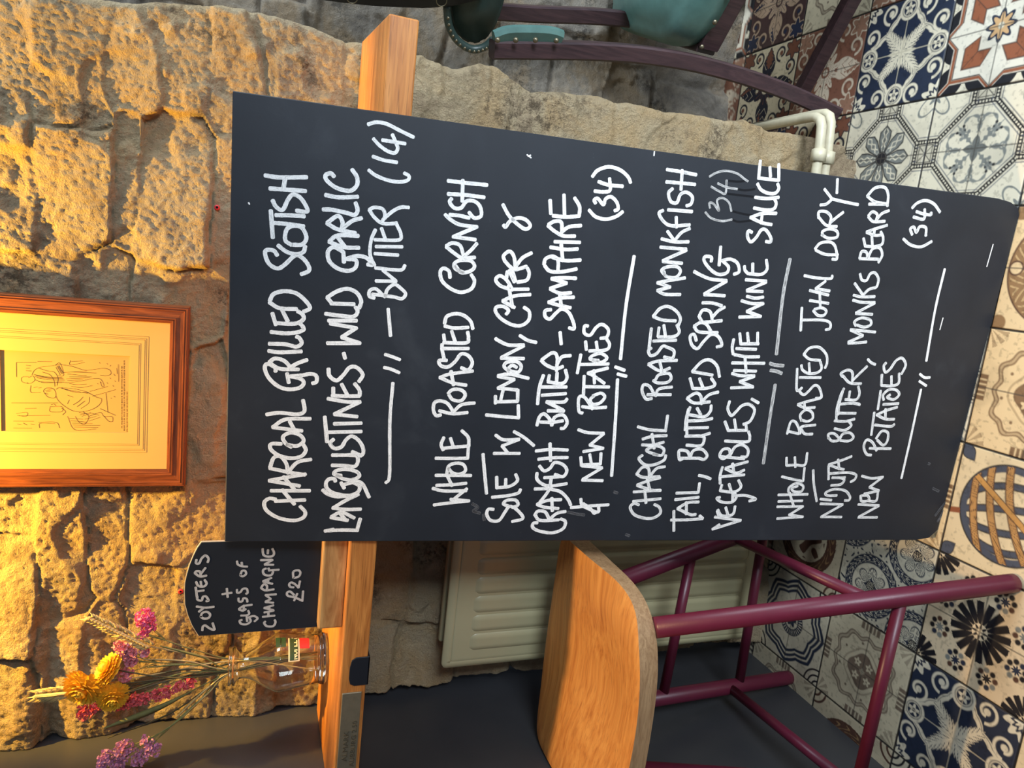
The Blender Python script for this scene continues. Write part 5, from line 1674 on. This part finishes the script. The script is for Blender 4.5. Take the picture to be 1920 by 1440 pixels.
pa, pb = pic_ab(243, 812), pic_ab(243, 668)
wl, wr, wb = pa[0], pb[0], (pa[1] + pb[1]) / 2
wt = pic_ab(1, 740)[1]
ml, mr, mb_, mt = cl + FW - .003, cr - FW + .003, cb + FW - .003, ct - FW + .003
bm = bmesh.new()
for lo, hi in (((ml, 0, mb_), (wl, .0022, mt)), ((wr, 0, mb_), (mr, .0022, mt)), ((wl, 0, mb_), (wr, .0022, wb)), ((wl, 0, wt), (wr, .0022, mt))):
    box_bm(bm, (lo[0], MY - FY, lo[2]), (hi[0], MY - FY + .0022, hi[2]))
mount = from_bm('mount', bm, M_CARD, pic)
box('print_sheet', (wl - .004, MY - FY + .0021, wb - .004), (wr + .004, MY - FY + .0028, wt + .004), M_PAPER, pic)
bm = bmesh.new()
for k, off in enumerate((.0075, .0100, .0165, .0190, .0225)):
    off += .004
    x0, x1, z0, z1 = wl - off - .009, wr + off + .009, wb - off - .002, wt + off
    w = .0004
    for lo, hi in (((x0, z0), (x1, z0 + w)), ((x0, z1), (x1, z1 + w)), ((x0, z0), (x0 + w, z1)), ((x1, z0), (x1 + w, z1))):
        box_bm(bm, (lo[0], MY - FY - .00025, lo[1]), (hi[0], MY - FY + .0001, hi[1]))
from_bm('ruled_line', bm, M_RULE, pic)
sk = list(strokes_of(SKETCH))
rs_ = random.Random(9)
for xx, y0, y1 in ((1265, 480, 1120), (1290, 420, 1150), (1320, 760, 1160)):   # caption: rows of tiny marks, too small to read
    y = y1
    while y > y0:
        n = rs_.randrange(10, 40)
        a_ = 0
        while a_ < n:
            sk.append([((xx - 5) / 5.538, 600 + (y - a_) / 5.538), ((xx + rs_.uniform(2, 6)) / 5.538, 600 + (y - a_ - rs_.uniform(-2, 3)) / 5.538)])
            a_ += 6
        y -= n + 9


def sk_ab(px, py):
    P = on_y(px, py, MY + .0021)
    return float(P[0] - o_.x), float(P[2] - o_.z)


ribbons('cartoon_drawing', sk, sk_ab, (0, MY - FY + .0021, 0), (1, 0, 0), (0, 0, 1), (0, -1, 0), .00062, .00015, M_INK, pic)

# two red wall plugs left in the stone
for px, py, lab in ((407, 389, 'red wall plug in the stone just above the right corner of the menu board'), (339, 1108, 'red wall plug in the stone just above the small arched chalkboard')):
    c = Vector(on_y(px, py, WY))
    yy = wall_y(c.x, c.z)
    c = Vector(on_y(px, py, yy))
    r = empty('wall_plug', (c.x, yy + .0085, c.z))
    tag(r, lab, 'wall plug')
    bm = bmesh.new()
    lathe_bm(bm, [(.0022, .012), (.0046, .012), (.0046, -.012), (.0022, -.012)], (0, 0, 0), 18)
    o = from_bm('plastic_sleeve', bm, M_RED, r, True)
    o.rotation_euler = (math.pi / 2, 0, 0)
    bm = bmesh.new()
    lathe_bm(bm, [(0, .010), (.0022, .010), (.0022, -.012), (0, -.012)], (0, 0, 0), 14)
    o = from_bm('screw_hole', bm, M_HOLE, r, True)
    o.rotation_euler = (math.pi / 2, 0, 0)

# ------------------------------------------------------------------ radiator under the shelf
RXL, RXR, RZB, RZT, RFY = -.851, .06, .118, .893, 1.300
rad = empty('radiator', (RXL, RFY, 0))
tag(rad, 'cream double panel radiator under the shelf behind the menu board', 'radiator')


def panel(name, x0, x1, z0, z1, y, parent):
    xs = np.linspace(x0, x1, 620)
    zs = np.concatenate([np.linspace(z0, z0 + .085, 40), np.linspace(z0 + .085, z1 - .09, 12)[1:-1], np.linspace(z1 - .09, z1, 44)])
    X, Z = np.meshgrid(xs, zs, indexing='ij')
    pitch = .0425
    ph = ((X - x0 - .030) / pitch) % 1
    rib = sstep(.14, .30, ph) * (1 - sstep(.70, .86, ph))
    inx = sstep(x0 + .028, x0 + .032, X) * (1 - sstep(x1 - .032, x1 - .028, X))
    inz = sstep(z0 + .050, z0 + .062, Z) * (1 - sstep(z1 - .062, z1 - .048, Z))
    h = -.0040 * rib * inx * inz
    e = np.minimum(np.minimum(X - x0, x1 - X), np.minimum(Z - z0, z1 - Z))
    h = h + .0035 * (1 - sstep(.0, .004, e)) + .0022 * (1 - np.clip(np.abs(e - .010) / .003, 0, 1))
    P = np.stack([X, y - .0 + h, Z], -1)
    bm = bmesh.new()
    o = grid_mesh(name, P - np.array([RXL, RFY, 0]), M_ENAMEL, parent, True, True)
    sm_ = o.modifiers.new('thickness', 'SOLIDIFY')
    sm_.thickness = .012
    sm_.offset = -1
    bm.free()
    return o


panel('front_panel', RXL, RXR, RZB, RZT, RFY, rad)
box('rear_panel', (.028, .036, RZB + .004), (RXR - RXL - .02, .050, RZT + .004), M_ENAMEL, rad, .004, 3)
box('top_grille', (.034, .012, RZT - .022), (RXR - RXL - .03, .038, RZT - .012), M_ENAMEL, rad, .002, 1)
for k, zz in enumerate((.20, .78)):
    for xx in (.16, .76):
        box('wall_bracket', (xx, .048, zz), (xx + .03, .060, zz + .05), M_ENAMEL, rad, .002, 1)
chip = plain('chipped_paint', lin((226, 222, 206)), .7, 0, .3, 300)
chd = plain('rust_chip', lin((84, 76, 60)), .8, 0, .3, 300)
for px, py, wd, hh, m_ in ((943, 1220, .010, .0036, chip), (948, 1187, .006, .0024, chd), (947, 1153, .004, .002, chd), (954, 1122, .004, .002, chd), (927, 1027, .005, .003, chd), (864, 1068, .0022, .0018, chd), (902, 1128, .002, .0016, chd), (856, 1155, .002, .002, chd)):
    P = on_y(px, py, RFY - .006)
    n = 9
    poly = [((wd * .5 * math.cos(2 * math.pi * k / n)) * random.uniform(.7, 1.1), (hh * .5 * math.sin(2 * math.pi * k / n)) * random.uniform(.7, 1.1)) for k in range(n)]
    prism('paint_chip', poly, (P[0] - RXL, -.0004 - .0052 * (1 if m_ is chip and px == 0 else 0) - .0, P[2]), (1, 0, 0), (0, 0, 1), (0, -.0003 - .0052, 0), m_, rad)

# heating pipes turning round the end of the wall
pr_ = empty('heating_pipes', (.33, 1.345, .12))
tag(pr_, 'pair of cream painted heating pipes bending round the foot of the wall', 'pipes')


def pipe(z, yf, xr__, name):
    pts = [(.372 + xr__, 1.80, z), (.372 + xr__, yf + .05, z), (.370 + xr__, yf + .022, z), (.362 + xr__, yf + .007, z), (.348 + xr__, yf, z), (.30, yf, z - .006), (.10, yf, z - .010), (.04, yf, z - .010)]
    tube(name, [Vector(p) - Vector((.33, 1.345, .12)) for p in pts], .0105, M_PIPE, pr_, 18)
    for xx in (.292, ):
        tube('pipe_collar', [Vector((xx - .012, yf, z - .0065)) - Vector((.33, 1.345, .12)), Vector((xx + .014, yf, z - .006)) - Vector((.33, 1.345, .12))], .0165, M_PIPE, pr_, 6)


pipe(.150, 1.318, .006, 'pipe')
pipe(.118, 1.328, .020, 'pipe')

# ------------------------------------------------------------------ bar stool
LEGS = dict(FR=((-.473, .796, 0), (-.564, .903, .668)), RL=((-.956, 1.256, 0), (-.874, 1.130, .668)), RR=((-.506, 1.270, 0), (-.617, 1.130, .668)), FL=((-.904, .800, 0), (-.833, .910, .668)))
stool = empty('bar_stool', (-.74, 1.03, 0))
tag(stool, 'bar stool with a shaped oak seat on a burgundy tube frame', 'stool')
SO = Vector((-.74, 1.03, 0))


def on_leg(k, z):
    a, c = Vector(LEGS[k][0]), Vector(LEGS[k][1])
    return a.lerp(c, z / .668) - SO


def leg_z(k, px):
    best = min(np.linspace(0, .66, 331), key=lambda z: abs(proj_x(on_leg(k, z) + SO) - px))
    return float(best)


def proj_x(P):
    c = AX.T @ (np.array(P) - CAM)
    return 960 + FPX * c[1] / c[2]


for k in LEGS:
    a, c = Vector(LEGS[k][0]) - SO, Vector(LEGS[k][1]) - SO
    d = (c - a).normalized()
    tube('leg', [a + Vector((0, 0, .0005)), a + d * .004, a + d * .02, c], [.013, .0165, .0168, .0168], M_BURG, stool, 28)


def rung(k1, z1, k2, z2):
    a, c = on_leg(k1, z1), on_leg(k2, z2)
    d = (c - a).normalized()
    tube('stretcher', [a + d * .010, c - d * .010], .0108, M_BURG, stool, 20)


zu = leg_z('RR', 1297)
rung('RR', zu, 'RL', leg_z('RL', 1242))
zl = leg_z('RL', 1385)
rung('RL', zl, 'RR', zl)
zc = leg_z('RL', 1366)
rung('RL', zc, 'FL', zc + .02)
zd = leg_z('FR', 1634)
rung('FR', zd, 'RR', zd)
ze = leg_z('FR', 1690)
rung('FR', ze, 'FL', ze)

# seat: rounded saddle board
NS = 72
u = np.linspace(-1, 1, NS)
A, B = np.meshgrid(u, u, indexing='ij')
SXL, SXR, SYF, SYB = -.972, -.520, .872, 1.205
# square -> rounded square
n_ = 3.4 + 6.0 * sstep(-.3, .5, B)      # rounder corners at the front than at the back
rr = np.maximum(np.abs(A), np.abs(B)) + 1e-9
lp = (np.abs(A) ** n_ + np.abs(B) ** n_) ** (1 / n_) + 1e-9
a2, b2 = A * rr / lp, B * rr / lp
sx = (SXL + SXR) / 2 + a2 * (SXR - SXL) / 2
sy = (SYF + SYB) / 2 + b2 * (SYB - SYF) / 2
edge = sstep(.94, 1.0, rr)
top = .703 + .016 * np.abs(a2) ** 2.2 * (.4 + .6 * (b2 + 1) / 2) - .020 * np.exp(-((a2 - .05) ** 2 / .25 + (b2 + .25) ** 2 / .5)) + .010 * np.clip(b2, 0, 1) ** 2 * np.cos(a2 * 2.2) - .012 * sstep(.55, 1.0, a2) ** 2 * sstep(.2, 1, -b2 * .5 + .6) - .0015 * edge ** 2
under = .664 + .006 * np.abs(a2) ** 2
P = np.stack([sx, sy, top], -1)
V = list(P.reshape(-1, 3))
off = len(V)
shrink = 1 - .012
Pu = np.stack([(SXL + SXR) / 2 + (sx - (SXL + SXR) / 2) * shrink, (SYF + SYB) / 2 + (sy - (SYF + SYB) / 2) * shrink, under], -1)
V += list(Pu.reshape(-1, 3))
idx = np.arange(NS * NS).reshape(NS, NS)
F = [tuple(int(q) for q in f) for f in np.stack([idx[:-1, :-1], idx[1:, :-1], idx[1:, 1:], idx[:-1, 1:]], -1).reshape(-1, 4)]
F += [tuple(int(q) + off for q in f[::-1]) for f in F]
rim = list(idx[0, :]) + list(idx[1:, -1]) + list(idx[-1, -2::-1]) + list(idx[-2:0:-1, 0])
mid0 = len(V)
for k in rim:      # a ring just inside the rim keeps the arris crisp but eased
    p, q = V[k], V[k + off]
    V.append(p * .90 + q * .10 + np.array([(p[0] - (SXL + SXR) / 2) * .003, (p[1] - (SYF + SYB) / 2) * .003, 0]))
nR = len(rim)
for i in range(nR):
    j = (i + 1) % nR
    F.append((int(rim[i]), int(rim[j]), mid0 + j, mid0 + i))
    F.append((mid0 + i, mid0 + j, int(rim[j]) + off, int(rim[i]) + off))
m, nt, b = nodes('oak_seat')
wob2 = noise(nt, coord(nt, (2.2, 3.0, 3.0)), 1.6, 2, .5)
mp = nt.nodes.new('ShaderNodeVectorMath')
mp.operation = 'MULTIPLY_ADD'
mp.inputs[0].default_value = (0, .10, .06)
nt.links.new(wob2, mp.inputs[1])
nt.links.new(coord(nt, (.014, 1.0, 1.9)), mp.inputs[2])
f1 = noise(nt, mp.outputs[0], 95, 3, .6)
f2 = noise(nt, mp.outputs[0], 260, 2, .5)
c = ramp(nt, f1, [(.30, lin((182, 112, 50))), (.45, lin((206, 136, 66))), (.66, lin((218, 152, 78)))])
c = mixc(nt, ramp(nt, f2, [(.50, (0, 0, 0)), (.70, (.40, .40, .40))]), c, lin((150, 92, 46)))
nt.links.new(c, b.inputs['Base Color'])
b.inputs['Roughness'].default_value = .45
bm = bmesh.new()
vv = [bm.verts.new(Vector(tuple(map(float, q))) - SO) for q in V]
for f in F:
    try:
        bm.faces.new([vv[k] for k in f])
    except ValueError:
        pass
seat = from_bm('seat', bm, m, stool, True)
seat.data.materials.append(wood('oak_seat_daylit_edge', lin((190, 152, 110)), lin((150, 112, 76)), 'X', 120, 10, .6, .4))  # same oak; cool daylight on the sides put into a greyer colour
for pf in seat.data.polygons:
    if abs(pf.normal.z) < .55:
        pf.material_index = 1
es = seat.modifiers.new('edge', 'EDGE_SPLIT')
es.split_angle = math.radians(42)

# ------------------------------------------------------------------ green leather armchair in the recess beyond the wall
ca, cbv = Vector((.75, -.66, 0)), Vector((.66, .75, 0))
CH = Vector((.47, 1.50, 0))
chair = empty('leather_armchair', CH)
tag(chair, 'dark wooden armchair with green leather seat and brass nails in the stone recess', 'armchair')


def cpt(px, py, y):
    return Vector(on_y(px, py, y)) - CH


def rel(P):
    return Vector(P) - CH


front = [cpt(922, 92, 1.53), cpt(1000, 93, 1.53), cpt(1100, 95, 1.53), cpt(1200, 102, 1.525), cpt(1300, 118, 1.515), cpt(1400, 145, 1.495), cpt(1490, 178, 1.468), rel((.420, 1.444, .0))]
pts = curve_pts(front, 40)
bar('leg', pts, [.036] * len(pts), [.040 - .010 * max(0, (k - 28)) / 14 for k in range(len(pts))], (.78, -.30, 0), M_CHAIRWOOD, chair, .004)
post2 = [cpt(905, 20, 1.74), cpt(1000, 26, 1.74), cpt(1110, 30, 1.74), cpt(1180, 36, 1.74)]
bar('arm_support', curve_pts(post2, 12), .036, .04, (.78, -.30, 0), M_CHAIRWOOD, chair, .004)
for e in (1, ):
    far = [rel((.47, 1.50, .9)) + ca * .50, rel((.47, 1.50, .45)) + ca * .50, rel((.46, 1.49, .2)) + ca * .50, rel((.42, 1.444, .0)) + ca * .50]
    bar('leg', curve_pts(far, 20), .036, .036, (.78, -.30, 0), M_CHAIRWOOD, chair, .004)
    for s_ in (.04, .48):
        q = [rel((.47, 1.50, .44)) + ca * s_ + cbv * .42, rel((.48, 1.50, .2)) + ca * s_ + cbv * .44, rel((.49, 1.51, 0)) + ca * s_ + cbv * .45]
        bar('leg', curve_pts(q, 10), .034, .034, (.78, -.30, 0), M_CHAIRWOOD, chair, .004)
# padded leather cap on the post with its four big nails
pad = bar('armrest_pad', curve_pts([cpt(926, 74, 1.515), cpt(950, 67, 1.512), cpt(985, 66, 1.512), cpt(1025, 68, 1.512), cpt(1050, 74, 1.515)], 12), [.040, .043, .044, .044, .044, .044, .044, .044, .044, .044, .044, .043, .040][:13], .022, (.5, -.6, 0), M_LEATHER, chair, .008)


def nail(bm, c, d, r):
    d = d.normalized()
    u_ = d.orthogonal().normalized()
    w_ = d.cross(u_)
    rings = []
    for k in range(4):
        a = k * math.pi / 6
        rings.append([bm.verts.new(c + (u_ * math.cos(2 * math.pi * j / 12) + w_ * math.sin(2 * math.pi * j / 12)) * r * math.cos(a) + d * r * .7 * math.sin(a)) for j in range(12)])
    tip = bm.verts.new(c + d * r * .72)
    for q0, q1 in zip(rings[:-1], rings[1:]):
        for j in range(12):
            bm.faces.new((q0[j], q0[(j + 1) % 12], q1[(j + 1) % 12], q1[j]))
    for j in range(12):
        bm.faces.new((rings[-1][j], rings[-1][(j + 1) % 12], tip))


TOC = Vector((-.35, -.9, .15))
for px, py in ((933, 75), (967, 75), (1004, 75), (1043, 76)):
    bm = bmesh.new()
    nail(bm, cpt(px, py, 1.492), TOC, .0058)
    from_bm('brass_nail', bm, M_BRASS, chair, True)

# back / arm hoop: green leather band sweeping round, nailed along its lower edge
CBN = np.array([.66, .75, 0])


def back_pt(px, py, y0):
    return Vector(on_plane(px, py, (.455, y0, 0), CBN)) - CH


hoop_c = [(840, 12), (846, 50), (862, 74), (884, 86), (906, 82), (922, 66), (936, 40), (943, 16)]
out_ = [back_pt(px, py, 1.60) for px, py in hoop_c]
out_ = [out_[0] + ca * .46] + out_ + [out_[-1] + ca * .46]
bm = bmesh.new()
fr = [bm.verts.new(p) for p in out_]
f = bm.faces.new(fr)
r = bmesh.ops.extrude_face_region(bm, geom=[f])
mv = [x for x in r['geom'] if isinstance(x, bmesh.types.BMVert)]
bmesh.ops.translate(bm, vec=cbv * .07, verts=mv)
bmesh.ops.bevel(bm, geom=bm.edges[:], offset=.008, segments=3, affect='EDGES')
from_bm('back_upholstery', bm, M_LEATHER_SHADED, chair, True)
edge_px = curve_pts([np.array(p, float) for p in ((838, 10), (842, 48), (858, 76), (884, 92), (908, 88), (925, 74))], 30)
tube('back_edge_roll', [back_pt(p[0], p[1], 1.596) for p in edge_px], .0085, M_LEATHER_SHADED, chair, 10)
for k in range(3, len(edge_px), 2):
    bm = bmesh.new()
    nail(bm, back_pt(edge_px[k][0] + 1, edge_px[k][1] + 4, 1.586), TOC, .0034)
    from_bm('brass_nail', bm, M_BRASS, chair, True)
# dark leather outer back above it, with ring studs
dk = [(585, 0), (620, 6), (690, 14), (740, 17), (800, 19), (850, 15), (905, 2)]
out_ = [back_pt(px, py, 1.575) for px, py in dk]
out_ = [out_[0] + ca * .12 + Vector((0, 0, .05)), out_[0] + ca * .03 + Vector((0, 0, .03))] + out_ + [out_[-1] + ca * .03, out_[-1] + ca * .48, out_[0] + ca * .48 + Vector((0, 0, .06))]
bm = bmesh.new()
f = bm.faces.new([bm.verts.new(p) for p in out_])
r = bmesh.ops.extrude_face_region(bm, geom=[f])
bmesh.ops.translate(bm, vec=cbv * .05, verts=[x for x in r['geom'] if isinstance(x, bmesh.types.BMVert)])
bmesh.ops.bevel(bm, geom=bm.edges[:], offset=.008, segments=3, affect='EDGES')
from_bm('outer_back', bm, M_LEATHER_DK, chair, True)['label'] = 'dark leather outer back with ring studs'
for px, py in ((660, -4), (828, 2)):
    c = back_pt(px, py, 1.570)
    ring = [c + ca * .0105 * math.cos(a) + Vector((0, 0, .0105 * math.sin(a))) for a in np.linspace(0, 2 * math.pi, 28)]
    tube('ring_stud', ring, .0010, M_BRASS, chair, 6)

# seat: plump leather cushion with nailed boxing, dark rail beneath
SC0 = Vector(on_y(1314, 92, 1.515)) - CH      # lower near-left corner of the seat
zt_, zb_ = .462, .352
sN = 36
g = np.linspace(-1, 1, sN)
GA, GB = np.meshgrid(g, g, indexing='ij')
rr = np.maximum(np.abs(GA), np.abs(GB)) + 1e-9
lp = (np.abs(GA) ** 7 + np.abs(GB) ** 7) ** (1 / 7) + 1e-9
ga, gb = GA * rr / lp, GB * rr / lp
L1, R1 = Vector((.13, .36, 0)), Vector((.42, .42, 0))
cs, ct_ = (ga + 1) / 2, (gb + 1) / 2
cc = Vector((SC0.x, SC0.y, 0)) + ca * .235 + (L1 + R1) * .25
rnd = sstep(.70, 1.0, rr)
Xc = SC0.x + ca.x * .47 * cs + ct_ * ((1 - cs) * L1.x + cs * R1.x)
Yc = SC0.y + ca.y * .47 * cs + ct_ * ((1 - cs) * L1.y + cs * R1.y)
Zc = zt_ + .050 * (1 - ga ** 2) * (1 - gb ** 2) - .026 * rnd ** 2
Pt = np.stack([Xc, Yc, Zc], -1)
V = [tuple(p) for p in Pt.reshape(-1, 3)]
idx = np.arange(sN * sN).reshape(sN, sN)
F = [tuple(int(q) for q in f) for f in np.stack([idx[:-1, :-1], idx[1:, :-1], idx[1:, 1:], idx[:-1, 1:]], -1).reshape(-1, 4)]
rim = list(idx[0, :]) + list(idx[1:, -1]) + list(idx[-1, -2::-1]) + list(idx[-2:0:-1, 0])
prev = [int(k) for k in rim]
for t in (.25, .6, 1.0):
    cur = []
    for k in rim:
        p = Vector(V[int(k)])
        d = Vector((p.x - cc.x, p.y - cc.y, 0))
        q = p + d * (.035 * math.sin(math.pi * min(1, t * .9)))
        cur.append(len(V))
        V.append((q.x, q.y, p.z + (zb_ - p.z) * t))
    for i in range(len(rim)):
        j = (i + 1) % len(rim)
        F.append((prev[i], prev[j], cur[j], cur[i]))
    prev = cur
F.append(tuple(prev[::-1]))
bm = bmesh.new()
vv = [bm.verts.new(q) for q in V]
for f in F:
    bm.faces.new([vv[k] for k in f])
from_bm('seat_cushion', bm, M_LEATHER, chair, True)
c0 = Vector((SC0.x, SC0.y, 0)) + Vector((.012, .012, 0))
bar('seat_rail', [c0 + Vector((0, 0, .335)), c0 + ca * .46 + Vector((0, 0, .335))], .05, .03, (0, 0, 1), M_CHAIRWOOD, chair)
bar('seat_rail', [c0 + Vector((0, 0, .335)), c0 + L1 + Vector((0, 0, .335))], .05, .03, (0, 0, 1), M_CHAIRWOOD, chair)
for k in range(8):
    bm = bmesh.new()
    nail(bm, Vector((SC0.x, SC0.y, zb_ + .012)) + ca * (.006 + k * .058) + Vector((-.004, -.008, 0)), -cbv, .0058)
    from_bm('brass_nail', bm, M_BRASS, chair, True)
s0, s1 = Vector(on_z(1505, 168, .045)) - CH, Vector(on_z(1612, -30, .075)) - CH
bar('stretcher', [s0, s1], .034, .030, (0, 0, 1), M_CHAIRWOOD, chair)
